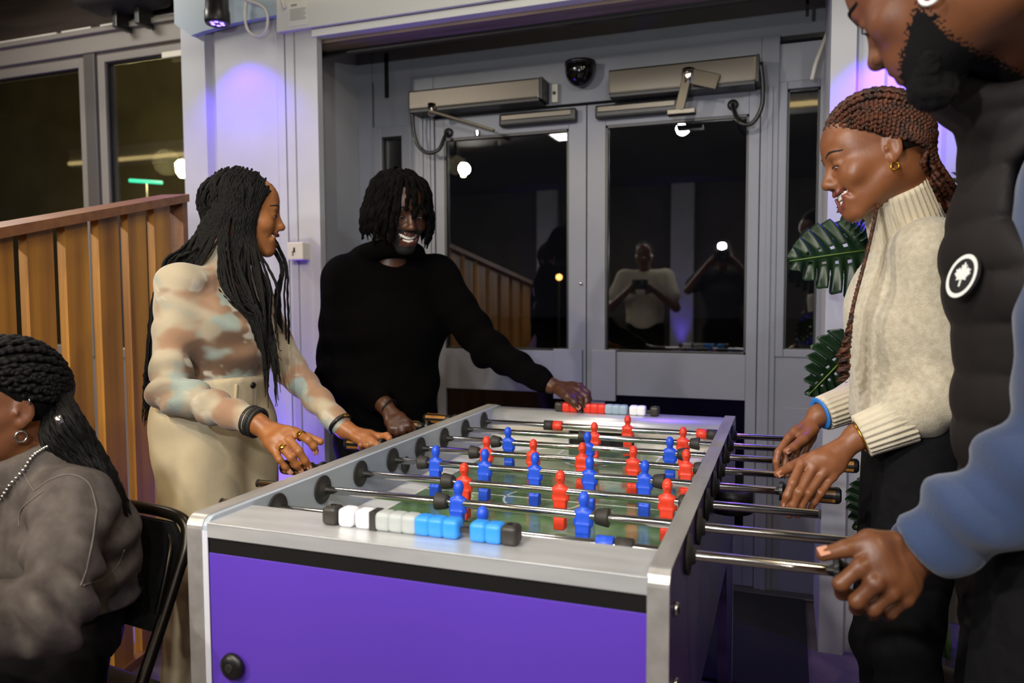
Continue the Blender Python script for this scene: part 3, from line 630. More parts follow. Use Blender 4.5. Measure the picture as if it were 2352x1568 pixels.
FIGr = FIG.copy(); FIGr.name = 'figure_red'; FIG.materials.append(M_blue); FIGr.materials.append(M_red)
def bumper_mesh(flip):
    s = -1 if flip else 1; return MB().lathe([(0, .0125), (.004, .0145), (.022, .0175), (.025, .0175), (.025, .009)], (0, 0, 0), (s*.03, 0, 0), 20).mesh('bumper')
BUL, BUR = bumper_mesh(True), bumper_mesh(False)
for b in (BUL, BUR): b.materials.append(M_bump); b.polygons.foreach_set('use_smooth', [True]*len(b.polygons))
CYL = MB().lathe([(0, .0135), (.001, .0155), (.028, .0155), (.029, .0135)], (0, 0, 0), (.03, 0, 0), 20).mesh('collar')
CYL.polygons.foreach_set('use_smooth', [True]*len(CYL.polygons)); CYLS = {}
for k, m in (('blk', M_bump), ('blue', M_blue), ('red', M_red)): c = CYL.copy(); c.materials.append(m); CYLS[k] = c
BRG = MB().lathe([(0, .012), (.0005, .029), (.003, .030), (.004, .026), (.007, .014), (.012, .0125)], (0, 0, 0), (.02, 0, 0), 32).mesh('bearing')
BRGo = MB().lathe([(0, .030), (.003, .032), (.006, .031), (.007, .016), (.014, .0135), (.015, .009)], (0, 0, 0), (.02, 0, 0), 32).mesh('bearing_outer')
for b in (BRG, BRGo): b.materials.append(M_blackm); b.polygons.foreach_set('use_smooth', [True]*len(b.polygons))
def handle_mesh():
    mb = MB(); prof = [(0, .019), (.006, .0205), (.012, .016), (.022, .0125), (.03, .0135), (.036, .0165), (.106, .0175), (.114, .0165), (.118, .012)]
    n = 24; v, f = ring_data([np.array([t, 0, 0]) for t, r in prof], [r for t, r in prof], (1, 0, 0), n)
    mi = []
    for i in range(len(prof)-1):
        for k in range(n): mi.append(1 if (i == 5 and k % 4 in (1, 2)) else 0)
    mi += [0, 0]; mb.v = [tuple(p) for p in v]; mb.f = f; mb.mi = mi; me = mb.mesh('handle'); me.materials.append(M_black); me.materials.append(M_hstripe); return me
HND = handle_mesh()
def sub(name, me, parent, loc, rot=(0, 0, 0), label=None):
    o = bpy.data.objects.new(name, me); COL.objects.link(o); o.parent = parent; o.location = loc; o.rotation_euler = rot
    if label: o['label'] = label
    return o
ZR = .835
ROD = {1: ('b', [.085], -.47, ('R', .642), [(-.191, 'blk'), (-.154, 'blue'), (.286, 'blue'), (.318, 'blk')], .06),
       2: ('b', [-.028, .225], -.503, ('R', .70), [(-.049, 'L'), (.248, 'R')], .12),
       3: ('r', [-.08, .137, .356], .633, ('L', -.435), [(-.105, 'L'), (.379, 'R')], 0.),
       4: ('b', [-.221, -.093, .032, .161, .285], -.45, ('R', .563), [(-.24, 'L'), (.304, 'R')], .05),
       5: ('r', [-.149, -.022, .105, .231, .356], .571, ('L', -.45), [(-.168, 'L'), (.374, 'R')], -.05),
       6: ('b', [-.144, .081, .297], -.45, ('R', .62), [(-.166, 'L'), (.317, 'R')], -.1),
       7: ('r', [.062, .311], .60, ('L', -.46), [(.043, 'L'), (.33, 'R')], 0.),
       8: ('r', [.128], .59, ('L', -.435), [(-.135, 'blk'), (-.105, 'red'), (.331, 'red'), (.361, 'blk')], .0)}
for k, (team, figs, bare, (hs, hx), bum, tilt) in ROD.items():
    y = .15*(k-1); xa, xb = (bare, hx+.02) if hs == 'R' else (hx-.02, bare)
    r = MB().lathe([(0, .0072), (.001, .0082), (xb-xa-.001, .0082), (xb-xa, .0072)], (xa, 0, 0), (xb, 0, 0), 20).build('rod', M_rod, None, True)
    r.parent = T; r.matrix_parent_inverse = T.matrix_basis.inverted(); r.location = (0, y, ZR)
    for x in figs: sub('figure', FIG if team == 'b' else FIGr, r, (x, 0, 0), (tilt, 0, math.pi if team == 'b' else 0), 'blue plastic player' if team == 'b' else 'red plastic player')
    for x, t in bum:
        if t in 'LR': sub('bumper', BUL if t == 'L' else BUR, r, (x+(.0 if t == 'R' else 0), 0, 0))
        else: sub('collar', CYLS[t], r, (x, 0, 0))
    sub('bearing', BRG, r, (XL1, 0, 0)); sub('bearing', BRG, r, (XR0, 0, 0), (0, 0, math.pi)); sub('outer_bearing', BRGo, r, (XR1, 0, 0)); sub('outer_bearing', BRGo, r, (XL0, 0, 0), (0, 0, math.pi))
    sub('handle', HND, r, (hx, 0, 0), (0, 0, 0) if hs == 'R' else (0, 0, math.pi), 'black handle with varnished wood stripes')
    ex = bare; sub('end_cap', CYLS['blk'], r, (bare-(.001 if hs == 'R' else -.001), 0, 0), (0, 0, 0)).scale = (.1, .56, .56)
# score counters
BEAD = MB().box(-.0142, .0142, -.0155, .0155, -.0155, .0155).mesh('bead'); bm = bmesh.new(); bm.from_mesh(BEAD); bmesh.ops.bevel(bm, geom=list(bm.edges), offset=.0085, segments=4, affect='EDGES', profile=.55); bm.to_mesh(BEAD); bm.free()
BEAD.polygons.foreach_set('use_smooth', [True]*len(BEAD.polygons)); BD = {}
for k, m in (('k', M_blk), ('w', M_wht), ('g', M_grey), ('s', M_sky), ('r', M_redb), ('b', mat('pale_blue_bead', '#8fa4b3', .45))): c = BEAD.copy(); c.materials.append(m); BD[k] = c
def counter(y, beads, mid):
    xs = [x for x, c in beads]; bar = MB().box(xs[0], xs[-1], y-.004, y+.004, ZP+.010, ZP+.018).box(mid-.006, mid+.006, y-.014, y+.014, ZP, ZP+.031, bev=.001).build('score_counter', M_blk, T)
    for x, c in beads:
        o = sub('bead', BD[c], bar, (x, y, ZP+.0156)); 
        if c == 'k': sub('screw', SCR, bar, (x, y, ZP+.031))
SCR = MB().lathe([(0, .006), (.001, .0045)], (0, 0, 0), (0, 0, .01), 14).mesh('screw'); SCR.materials.append(M_chrome)
def bx(px, z=.8766, y=None):
    d = at(px, 1215, 1)-CAM; return CAM[0]+(y-CAM[1])/d[1]*d[0]
yb = -.118
counter(yb, [(bx(p, y=yb), c) for p, c in ((766, 'k'), (803, 'w'), (841.6, 'w'), (887, 'g'), (917, 'g'), (947, 'g'), (976, 's'), (1007, 's'), (1040, 's'), (1103.6, 's'), (1138, 's'), (1174, 'k'))], bx(865, y=yb))
yb = 1.172
counter(yb, [(bx(p, y=yb), c) for p, c in ((1285, 'k'), (1302, 'r'), (1319, 'r'), (1350, 'r'), (1366, 'r'), (1382, 'r'), (1399, 'b'), (1415, 'b'), (1431, 'b'), (1455, 'w'), (1472, 'w'), (1502, 'k'))], bx(1334, y=yb))
# lock knob, throw-in hole, side screws, cup, legs
MB().lathe([(0, .017), (.004, .023), (.010, .0215), (.014, .012)], (-.292, YN+.002, .622), (-.292, YN-.03, .622), 28).build('lock_knob', M_black, T, True)
MB().lathe([(0, .008), (.002, .007)], (-.292, YN-.012, .622), (-.292, YN-.03, .622), 16).build('lock_core', M_blackm, T)
MB().lathe([(0, .019), (.003, .022), (.002, .018)], (XL1, .516, .808), (XL1+.02, .516, .808), 28).build('throw_in_hole', M_black, T, True)
MB().lathe([(0, .05), (.05, .05), (.052, .04), (.03, .038)], (XR1+.03, .56, .755), (XR1+.03, .56, .83), 24).build('throw_in_cup', M_black, T, True)
for y, z in ((-.13, .80), (-.13, .69), (-.05, .62), (.05, .52)): MB().lathe([(0, .011), (.005, .009), (.007, .004)], (XR1, y, z), (XR1+.02, y, z), 14).build('screw', M_chrome, T, True)
for sx in (0, 1):
    for sy in (0, 1):
        x0, x1 = (XL0+.002, XL1) if sx == 0 else (XR0, XR1-.001); y0 = YN+.002 if sy == 0 else YB-.002; s = 1 if sy == 0 else -1
        pl = [(y0, 0), (y0+s*.16, 0), (y0+s*.30, .505), (y0, .505)]
        if s < 0: pl = pl[::-1]
        MB().prism(pl, x0, x1, M=Matrix(((0, 0, 1, 0), (1, 0, 0, 0), (0, 1, 0, 0), (0, 0, 0, 1)))).build('leg', M_violetdark, T)
MB().box(XR1-.002, XR1+.01, .0, .02, .3, .52, M=Matrix.Translation((0, .02, 0)) @ Matrix.Rotation(0, 4, 'X')).build('leg_strut', M_black, T)
# ------------------------------------------------------------------ people: shared builders
def skin_mat(name, c1, c2, rough=.42):
    return mat(name, c1, rough, bump=(220, .08), var=(14, c2, .35, .75), spec=.45)
M_teeth = mat('teeth', '#efe6d8', .25); M_eye = mat('eye_white', '#d8cfc6', .2); M_iris = mat('dark_iris', '#120b08', .15); M_gold = mat('gold', '#d9a93f', .22, 1.0); M_silver = mat('silver', '#cfcfcf', .2, 1.0)
M_nail = mat('finger_nail', '#c08a72', .3); M_mouth = mat('mouth_inside', '#3a1512', .5)
class Head:
    """local axes: x to the person's right, y forward, z up; origin between the ears"""
    def __init__(s, o, fwd, up, sc=1.0):
        s.o = np.array(o, float); f = _n(fwd); u = np.array(up, float); u = _n(u-f*(u@f)); r = np.cross(f, u); s.R = np.stack([r, f, u], 1); s.s = sc
    def w(s, p): return s.o+s.R@(s.s*np.array(p, float))
    def loc(s, P): return (np.asarray(P)-s.o)@s.R/s.s
    def build(s, F, smile=0., beard=0., ears=True, lids=.55, fem=0.):
        k = s.s
        def E(c, r, sm=.012, rot=None):
            F.u(ell(s.w(c), np.array(r)*k, s.R if rot is None else s.R@np.array(rot)), sm*k)
        def Cn(a, b, ra, rb, sm=.01): F.u(rcone(s.w(a), s.w(b), ra*k, rb*k), sm*k)
        E((0, -.014, .034), (.0755, .099, .09)); E((0, .030, -.022), (.0635, .066, .082), .03); E((0, .05, .05), (.058, .045, .05), .03)
        for x in (-1, 1):
            Cn((x*.052, .0, -.045), (x*.018, .070, -.098), .019, .016, .03); E((x*.043, .058, -.020), (.023, .024, .022), .02)
            Cn((x*.058, .005, -.005), (x*.045, .055, -.015), .014, .014, .02)
        E((0, .078, -.098), (.021, .017, .017), .02); Cn((-.018, .076, -.06), (.018, .076, -.06), .022, .022, .022)
        Cn((-.034, .084, .026), (.034, .084, .026), .0085, .0085, .014)
        for x in (-1, 1): F.sub(ell(s.w((x*.031, .103, .006)), np.array((.0175, .0155, .0115))*k, s.R), .012*k)
        Cn((0, .088, .018), (0, .108, -.022), .0065, .0105, .012); E((0, .109, -.027), (.0125, .0115, .0095), .008)
        for x in (-1, 1): E((x*.0145, .099, -.031), (.0092, .0105, .0085), .006)
        for x in (-1, 1):
            E((x*.031, .0800, .0065), (.0145, .0140, .0135), .005); F.sub(ell(s.w((x*.0315, .097, .0035)), np.array((.0118, .012, .0024+.003*lids))*k, s.R), .0015*k)
        zc = -.052; wd = .021+.008*smile; cz = zc-.006+.012*smile; cy = .084-.006*smile
        for x in (-1, 1):
            Cn((x*wd, cy, cz), (x*wd*.5, .0945, zc-.001+.003*smile), .0042, .0058, .006); Cn((x*wd*.5, .0945, zc-.001+.003*smile), (0, .0990, zc), .0058, .0066, .005)
            zl = zc-.018-.0115*smile
            Cn((x*wd, cy, cz-.002), (x*wd*.55, .0905, zl+.006), .0042, .0064, .006); Cn((x*wd*.55, .0905, zl+.006), (0, .0950, zl), .0064, .0078, .005)
        if smile > .3:
            for x in (-1, 0, 1): F.sub(ell(s.w((x*.0125, .099-.005*abs(x), zc-.0125-.002*smile+.0035*abs(x)*smile)), np.array((.0125, .018, .0060+.0034*smile))*k, s.R), .003*k)
            for x in (-1, 1):
                F.sub(ell(s.w((x*.0235, .0875, zc-.005+.004*smile)), np.array((.0065, .012, .0050))*k, s.R), .003*k)
                E((x*.043, .068, -.028), (.019, .018, .017), .014)
                F.sub(rcone(s.w((x*.021, .1045, -.030)), s.w((x*.041, .080, -.062)), .0022*k, .0022*k), .012*k)
        if ears:
            for x in (-1, 1):
                ca, sa = math.cos(.35*x), math.sin(.35*x); ro = np.array([[ca, -sa, 0], [sa, ca, 0], [0, 0, 1]])
                E((x*.079, -.014, .002), (.0062, .0170, .0275), .006, ro); E((x*.077, -.006, -.022), (.006, .009, .011), .006)
                F.sub(ell(s.w((x*.0862, -.0095, .003)), np.array((.0062, .0098, .0180))*k, s.R@ro), .004*k); E((x*.0795, .001, .0), (.004, .004, .006), .003); E((x*.0800, -.0155, .004), (.0022, .0028, .010), .002, ro)
        return F
    def teeth(s, parent, smile=1.):
        mb = MB(); M0 = Matrix(((s.R[0, 0], s.R[0, 1], s.R[0, 2], 0), (s.R[1, 0], s.R[1, 1], s.R[1, 2], 0), (s.R[2, 0], s.R[2, 1], s.R[2, 2], 0), (0, 0, 0, 1))); k = s.s
        for row, (zz, n, w) in enumerate(((-.0605, 5, .0030), (-.0725, 3, .0027))):
            for i in range(-n, n+1):
                x = i*w*1.95; y = .058+(.0345-.0015*row)*math.sqrt(max(.05, 1-(x/.037)**2)); z = zz+9*x*x*smile
                M = Matrix.Translation(s.w((x, y, z))) @ M0 @ Matrix.Rotation(-x*24, 4, 'Z')
                hh = .0052-.0012*row-.03*abs(x); mb.box(-w*k, w*k, -.003*k, .003*k, -hh*k, hh*k, bev=.0013*k, M=M)
        o = mb.build('teeth', M_teeth, parent, True); o['kind'] = 'stuff'; return o
    def eyes(s, parent, look=(0, 1, -.25)):
        for x in (-1, 1):
            c = s.w((x*.031, .0800, .0050)); mb = MB(); bm = bmesh.new(); bmesh.ops.create_uvsphere(bm, u_segments=16, v_segments=10, radius=.0125*s.s); bm.transform(Matrix.Translation(c)); mb.bm(bm)
            d = _n(s.R@np.array(look)); bm = bmesh.new(); bmesh.ops.create_uvsphere(bm, u_segments=14, v_segments=8, radius=.0072*s.s); bm.transform(Matrix.Translation(c+d*.0062*s.s)); mb.bm(bm, 1)
            mb.build('eye', [M_eye, M_iris], parent, True)
def brows(H, F, parent, m, r=.0026):
    for x in (-1, 1):
        P = []
        for t in np.linspace(0, 1, 9):
            xx = x*(.0135+.041*t); zz = .0285+.0075*math.sin(math.pi*min(1, t*1.1)**.9*.75)-.004*t**3; Y = np.array([H.w((xx, y, zz)) for y in np.linspace(.13, .03, 80)]); v = F.ev(Y); P.append(Y[int(np.argmax(v < 0))])
        MB().tube(spline(P, 24), [r*(.35+.65*math.sin(math.pi*(.12+.80*k/23))) for k in range(24)], 7).build('eyebrow', m, parent, True)
def lash(H, parent, m):
    for x in (-1, 1):
        P = [H.w((x*.031+t*.0135, .0955-.35*abs(t)*.0135-t*x*.003, .0052-.0022*t*t-.0005)) for t in np.linspace(-1, 1, 7)]
        MB().tube(spline(P, 12), [.0004]+[.0011]*10+[.0004], 6).build('eyelash', m, parent, True)
def hand(F, wr, kn, tips, thumb, r=1.0, bend=None, mids=None):
    """wr wrist; kn four knuckles (index..little); tips four finger tips; thumb [base, mcp, ip, tip]; bend: outward bulge vector of the middle joints"""
    wr = np.array(wr); kn = [np.array(k) for k in kn]; out = []
    for i, k in enumerate(kn):
        F.u(rcone(wr+(k-wr)*.12, k, .0135*r, .0105*r), .014*r)
    for i in range(3): F.u(rcone((kn[i]*.75+wr*.25), (kn[i+1]*.75+wr*.25), .0115*r, .0115*r), .012*r)
    fr = [.0092, .0096, .0090, .0078]
    for i, k in enumerate(kn):
        t = np.array(tips[i]); b = np.array(bend if bend is not None else (0, 0, 0), float)
        if mids is not None and mids[i] is not None: p1, p2 = [np.array(q) for q in mids[i]]
        else: p1 = k+(t-k)*.46+b; p2 = k+(t-k)*.76+b*.75
        q = [k, p1, p2, t]; R_ = [fr[i]*1.08, fr[i]*1.0, fr[i]*.92, fr[i]*.80]
        for a in range(3): F.u(rcone(q[a], q[a+1], R_[a]*r, R_[a+1]*r), .0045*r)
        out.append(q)
    th = [np.array(q) for q in thumb]; R_ = [.0150, .0125, .0105, .0088]
    for a in range(3): F.u(rcone(th[a], th[a+1], R_[a]*r, R_[a+1]*r), .010*r if a == 0 else .005*r)
    out.append(th); return out
def nails(chains, back, parent, r=1.0, which=range(5)):
    for i in which:
        q = chains[i]; d = _n(q[-1]-q[-2]); n = np.array(back[i] if isinstance(back, list) else back, float); n = _n(n-d*(n@d)); s = np.cross(d, n); w = (.0052 if i < 4 else .0064)*r
        rr = ([.0092, .0096, .0090, .0078, .0088][i])*r*(.80 if i < 4 else 1.0)
        c = q[-1]-d*.001+n*(rr*.78); M = Matrix(((s[0], d[0], n[0], c[0]), (s[1], d[1], n[1], c[1]), (s[2], d[2], n[2], c[2]), (0, 0, 0, 1)))
        MB().box(-w, w, -.006*r, .0065*r, -.001, .0016, bev=.0008, M=M).build('nail', M_nail, parent, True)
def folds(c, ax, wid, amp, fr, ph=0.):
    c = np.array(c, float); ax = _n(ax); e = _n(np.cross(ax, (.3, .5, .8))); g = np.cross(ax, e)
    def f(P):
        q = P-c; t = q@ax; w = np.exp(-((q*q).sum(1))/(wid*wid)); return amp*w*np.sin(fr*t+ph+1.3*np.sin((q@e)*26)+1.1*np.sin((q@g)*21+1))
    return f
def bbox(pts, m):
    P = np.array(pts, float); return P.min(0)-m, P.max(0)+m
def join_parts(name, parts, mats, parent):
    """several polygonised regions of one body -> one mesh object; parts: (V, Q, material index array or int)"""
    V = []; Q = []; M = []; n = 0
    for v, q, m in parts:
        V.append(v); Q.append(q+n); M.append(np.full(len(q), m) if np.isscalar(m) else m); n += len(v)
    return link(name, np_mesh(name, np.concatenate(V), np.concatenate(Q), np.concatenate(M)), mats, parent)
def region(F, pts, m, h, it=1):
    lo, hi = bbox(pts, m); V, Q = polygonise(F, lo, hi, h); return smooth_verts(V, Q, it), Q
def body_field(J, g=0., arms=True, legs=True, torso=True, k=.03):
    """smooth body from joints J; g grows every radius (for clothes)"""
    F = Field(); sd = J['sR']-J['sL']; hd = J['hR']-J['hL']; b = J.get('b', 1.0)
    if torso:
        F.u(ecap(J['pel'], J['wai'], .100*b+g, .088*b+g, hd, 1.5), k).u(ecap(J['wai'], J['che'], .088*b+g, .104*b+g, sd, 1.42), .05)
        F.u(ecap(J['che'], J['che']*.35+J['nek']*.65, .104*b+g, .062*b+g, sd, 1.5), .05).u(rcone(J['sL'], J['sR'], .052*b+g, .052*b+g), .05)
        F.u(rcone(J['nek'], J['nek']*.5+J['hd']*.5, .055*b+g, .05*b+g), .03)
    if arms:
        for s in 'LR':
            if 'e'+s not in J: continue
            F.u(rcone(J['s'+s], J['e'+s], .050*b+g, .038*b+g), .03).u(rcone(J['e'+s], J['w'+s], .040*b+g, .026*b+g), .015)
    if legs:
        for s in 'LR':
            if 'k'+s not in J: continue
            F.u(rcone(J['h'+s], J['k'+s], .084*b+g, .054*b+g), .03).u(rcone(J['k'+s], J['a'+s], .055*b+g, .036*b+g), .02)
    return F
def shoe(J, s, fwd, m, parent):
    a = J['a'+s]; f = _n((fwd[0], fwd[1], 0)); F = Field(); z = .045
    F.u(rcone((a[0]-f[0]*.03, a[1]-f[1]*.03, z), (a[0]+f[0]*.13, a[1]+f[1]*.13, z-.008), .042, .036), .02).u(rcone((a[0], a[1], .10), (a[0], a[1], .05), .042, .044), .03)
    F.sub(rbox((a[0], a[1], -.05), (.4, .4, .0515), .001), .002)
    V, Q = region(F, [a*np.array([1, 1, 0])-.1, (a[0]+f[0]*.15, a[1]+f[1]*.15, .12)], .08, .008); link('shoe', np_mesh('shoe', V, Q), m, parent)
def strands(name, paths, radii, m, parent, n=6, plait=0., pf=260., taper=True):
    """many tubes joined into one hair mesh; plait modulates the radius like a braid"""
    V = []; Q = []; off = 0; a = np.arange(n)*2*math.pi/n
    for P, r in zip(paths, radii):
        P = np.asarray(P); mN = len(P); L = np.concatenate([[0], np.cumsum(np.linalg.norm(np.diff(P, axis=0), axis=1))])
        R_ = r*np.ones(mN); 
        if plait: R_ = R_*(1+plait*np.sin(L*pf)); 
        if taper: R_ = R_*np.clip((L[-1]-L)/(.12*L[-1]+1e-6), .25, 1)
        t, u, w = frames(P)
        if plait:
            off_ = (np.cos(L*pf*.5)*r*.35)[:, None]*u+(np.sin(L*pf)*r*.2)[:, None]*w; P = P+off_
        v = P[:, None]+R_[:, None, None]*(np.cos(a)[None, :, None]*u[:, None]+np.sin(a)[None, :, None]*w[:, None]); V.append(v.reshape(-1, 3))
        i = np.arange(mN-1)[:, None]*n; kx = np.arange(n)[None]; k2 = (kx+1) % n
        Q.append(np.stack([i+kx, i+k2, i+n+k2, i+n+kx], -1).reshape(-1, 4)+off); off += mN*n
    return link(name, np_mesh(name, np.concatenate(V), np.concatenate(Q)), m, parent)
def ring(c, ax, r, tr, n=28, sx=1.0, side=None):
    ax = _n(ax); e = _n(np.cross(ax, (.31, .52, .79))) if side is None else _n(np.array(side)-ax*(np.array(side)@ax)); g = np.cross(ax, e)
    P = [np.array(c)+r*(math.cos(t)*e*sx+math.sin(t)*g) for t in np.linspace(0, 2*math.pi, n+1)]; return P, tr
def torus_obj(name, c, ax, r, tr, m, parent, sx=1.0, side=None, flat=1.0):
    P, t = ring(c, ax, r, tr, 32, sx, side); return MB().tube(P, tr, 8, caps=False, flat=flat, up=ax).build(name, m, parent, True)
def ribbed(name, a, b, ra, rb, m, parent, nrib=26, amp=.0022, thick=.006, rows=10, side=None, sx=1.0, roll=0.):
    """ribbed cuff / collar: a wall with vertical ribs, open at both ends, with thickness"""
    a = np.array(a, float); b = np.array(b, float); d = _n(b-a); e = _n(np.cross(d, (.31, .52, .79))) if side is None else _n(np.array(side, float)-d*(np.array(side, float)@d)); g = np.cross(d, e)
    n = nrib*6; th = np.arange(n)*2*math.pi/n; V = []
    prof = [(t, 0) for t in np.linspace(0, 1, rows)]+[(1.0, -1)]+[(t, -2) for t in np.linspace(1, 0, 3)]
    for t, lay in prof:
        R0 = ra+(rb-ra)*t; rr = (R0+amp*np.sign(np.cos(nrib*th))*np.abs(np.cos(nrib*th))**.6) if lay == 0 else np.full(n, R0+(lay*.5)*thick)
        V.append((a+(b-a)*(t+(.0 if lay != -1 else .01)))[None]+rr[:, None]*(np.cos(th)[:, None]*e*sx+np.sin(th)[:, None]*g))
    mN = len(prof); V = np.concatenate(V); i = np.arange(mN-1)[:, None]*n; kx = np.arange(n)[None]; k2 = (kx+1) % n
    Q = np.stack([i+kx, i+k2, i+n+k2, i+n+kx], -1).reshape(-1, 4); return link(name, np_mesh(name, V, Q), m, parent)
M_jeans = mat('black_denim', '#09080a', .85, bump=(300, .15), var=(40, '#111013', .4, .7), spec=.2)
M_blackshoe = mat('black_shoe', '#0c0b0b', .6)
def scalp(H, p, r=(.080, .104, .096)):
    c = np.array([0, -.014, .034]); d = (np.array(p, float)-c)/np.array(r); return c+d/np.linalg.norm(d)*np.array(r)
def hair_cap(H, m, parent, grow=.0, cut_front=(.10, -.035), fine=.004, low=-.045):
    F = Field().u(ell(H.w((0, -.016, .034)), np.array((.0785+grow, .1025+grow, .0935+grow))*H.s, H.R), .01)
    F.sub(ell(H.w((0, cut_front[0], cut_front[1])), np.array((.30, .106, .100))*H.s, H.R), .008); F.sub(rbox(H.w((0, 0, low-.1)), (.2, .2, .1), .01, H.R), .01)
    V, Q = region(F, [H.o], .16*H.s, fine, 2); return link('hair_cap', np_mesh('hair_cap', V, Q), m, parent)
M_braidblack = mat('black_braid', '#050404', .65, bump=(500, .4), var=(60, '#0c0a09', .4, .7), spec=.18)
def surf_on(F, px, py, d0=.6, d1=2.6):
    ds = np.linspace(d0, d1, 160); a = at(px, py, 0.); r = at(px, py, 1.)-a; P = a+ds[:, None]*r; v = F.ev(P); i = int(np.argmax(v < 0)); lo, hi = ds[max(i-1, 0)], ds[i]
    P = a+np.linspace(lo, hi, 24)[:, None]*r; v = F.ev(P); p = P[int(np.argmax(v < 0))]; E_ = np.eye(3)*.004; g = F.ev(np.concatenate([p+E_, p-E_])); return p, _n(g[:3]-g[3:])
# ------------------------------------------------------------------ the woman in the cream sweater (right of the table)
def knit_mat(name, c1, c2, sc=420, st=.55):
    m = mat(name, c1, .9, bump=(sc, st), var=(90, c2, .35, .7), sheen=.3, spec=.2); return m
M_sweater = knit_mat('cream_wool', '#cfc3aa', '#b7aa90'); M_rib = mat('cream_wool_rib', '#cdc1a8', .9, bump=(300, .35), sheen=.3, spec=.2)
def woman_sweater():
    e = empty('person', (at(2090, 800, 1.58)[0], at(2090, 800, 1.58)[1], 0)); tag(e, 'woman in cream turtleneck sweater and black jeans, smiling down at the rods', 'person', 'people at the football table')
    sk = skin_mat('warm_brown_skin', '#8a5636', '#774627'); lips = mat('lips_brown', '#7a4038', .35); brow = mat('eyebrow_dark', '#1c100a', .7)
    H = Head(at(2010, 362, 1.5), (-.91, -.18, -.29), (-.30, 0, .95), .93)
    J = dict(hd=H.o, nek=at(2095, 520, 1.56), sL=at(2140, 580, 1.45), sR=at(2078, 590, 1.74), che=at(2085, 700, 1.59), wai=at(2085, 850, 1.60), pel=at(2105, 985, 1.61),
             hL=at(2125, 1010, 1.54), hR=at(2085, 1010, 1.70), eL=at(2182, 900, 1.45), wL=at(1972, 1000, 1.50), eR=at(2010, 890, 1.84), wR=at(1882, 950, 1.80), kL=at(2075, 1480, 1.53), kR=at(2030, 1470, 1.70), b=.88)
    for s in 'LR': k = J['k'+s]; J['a'+s] = np.array([k[0]+.06, k[1]+.02, .09])
    # body
    F = body_field(dict(J, b=J['b']*.88)); fb = region(F, list(v for k, v in J.items() if k not in ('b', 'hd')), .14, .012)
    Fh = Field(); H.build(Fh, smile=1.35, lids=.0); Fh.u(rcone(H.w((0, -.03, -.05)), J['nek'], .050, .056), .03)
    V, Q = region(Fh, [H.o, J['nek']], .15, .0029)
    L = H.loc(V[Q].mean(1)); mi = np.zeros(len(Q), int)
    zm = -.066+10*L[:, 0]**2; up = (L[:, 1] > .066) & (np.hypot(L[:, 0]/.037, (L[:, 2]-zm+.002)/.0265) < 1); mi[up] = 1
    ax_ = np.abs(L[:, 0])-.034; br = (np.abs(ax_) < .021) & (L[:, 1] > .055) & (np.abs(L[:, 2]-.0305+14*ax_**2) < .0030-.06*np.maximum(ax_, 0)); 
    Fn = Field(); d = 1.50; wr = J['wL']
    ch = hand(Fn, wr, [at(1840, 1064, 1.490), at(1868, 1072, 1.483), at(1892, 1084, 1.480), at(1912, 1094, 1.482)], [at(1801, 1158, 1.478), at(1813, 1182, 1.485), at(1832, 1183, 1.487), at(1862, 1168, 1.487)],
              [at(1905, 1035, 1.515), at(1852, 1056, 1.52), at(1815, 1073, 1.51), at(1787, 1088, 1.50)], .96,
              mids=[(at(1821, 1108, 1.470), at(1808, 1138, 1.470)), (at(1836, 1130, 1.466), at(1822, 1160, 1.472)), (at(1857, 1132, 1.466), at(1841, 1162, 1.474)), (at(1885, 1132, 1.470), at(1871, 1152, 1.476))])
    Fn.u(rcone(wr, at(2010, 990, 1.5), .0245, .026), .02)
    Vn, Qn = region(Fn, [wr]+[p for c in ch for p in c], .035, .0023)
    Fr = Field(); wr2 = J['wR']
    c2 = hand(Fr, wr2, [at(1812, 1004, 1.765), at(1826, 1010, 1.78), at(1840, 1016, 1.795), at(1856, 1020, 1.81)], [at(1785, 1078, 1.745), at(1808, 1090, 1.76), at(1828, 1086, 1.775), at(1846, 1078, 1.79)],
              [at(1868, 985, 1.775), at(1845, 1008, 1.75), at(1824, 1026, 1.735), at(1806, 1036, 1.728)], .95,
              mids=[(at(1788, 1038, 1.75), at(1783, 1060, 1.745)), (at(1806, 1044, 1.765), at(1803, 1070, 1.76)), (at(1826, 1048, 1.78), at(1822, 1070, 1.775)), (at(1846, 1048, 1.80), at(1844, 1066, 1.79))])
    Fr.u(rcone(wr2, at(1915, 935, 1.805), .024, .026), .02)
    Vr, Qr = region(Fr, [wr2]+[p for c in c2 for p in c], .035, .0026)
    join_parts('body', [(*fb, 0), (V, Q, mi), (Vn, Qn, 0), (Vr, Qr, 0)], [sk, lips, brow], e)
    nails(ch, list(_r*0-_f for _ in range(5)), e, .9, which=(0, 4)); nails(c2, [-_f]*5, e, .9, which=(4,))
    H.teeth(e, 1.0); H.eyes(e, (0, .8, -.6)); lash(H, e, brow); brows(H, Fh, e, brow)
    # sweater
    g = .026; F = Field(); sd = J['sR']-J['sL']
    hem = at(2085, 925, 1.60)
    F.u(ecap(hem, J['che'], .116, .115, sd, 1.38), .03).u(ecap(J['che'], J['che']*.4+J['nek']*.6, .112, .070, sd, 1.5), .05).u(rcone(J['sL'], J['sR'], .062, .062), .05)
    F.u(rcone(J['sL'], J['eL'], .062, .056), .03).u(rcone(J['eL'], at(2060, 968, 1.48), .058, .044), .02).u(rcone(J['sR'], J['eR'], .06, .054), .03).u(rcone(J['eR'], at(1935, 930, 1.815), .054, .042), .02)
    F.u(rcone(J['nek'], at(2085, 500, 1.55), .065, .060), .03)
    F.sub(rbox(hem-np.array([0, 0, .2]), (.30, .30, .178), .01) if False else ell(hem-np.array([0, 0, .135]), (.17, .17, .125)), .01)
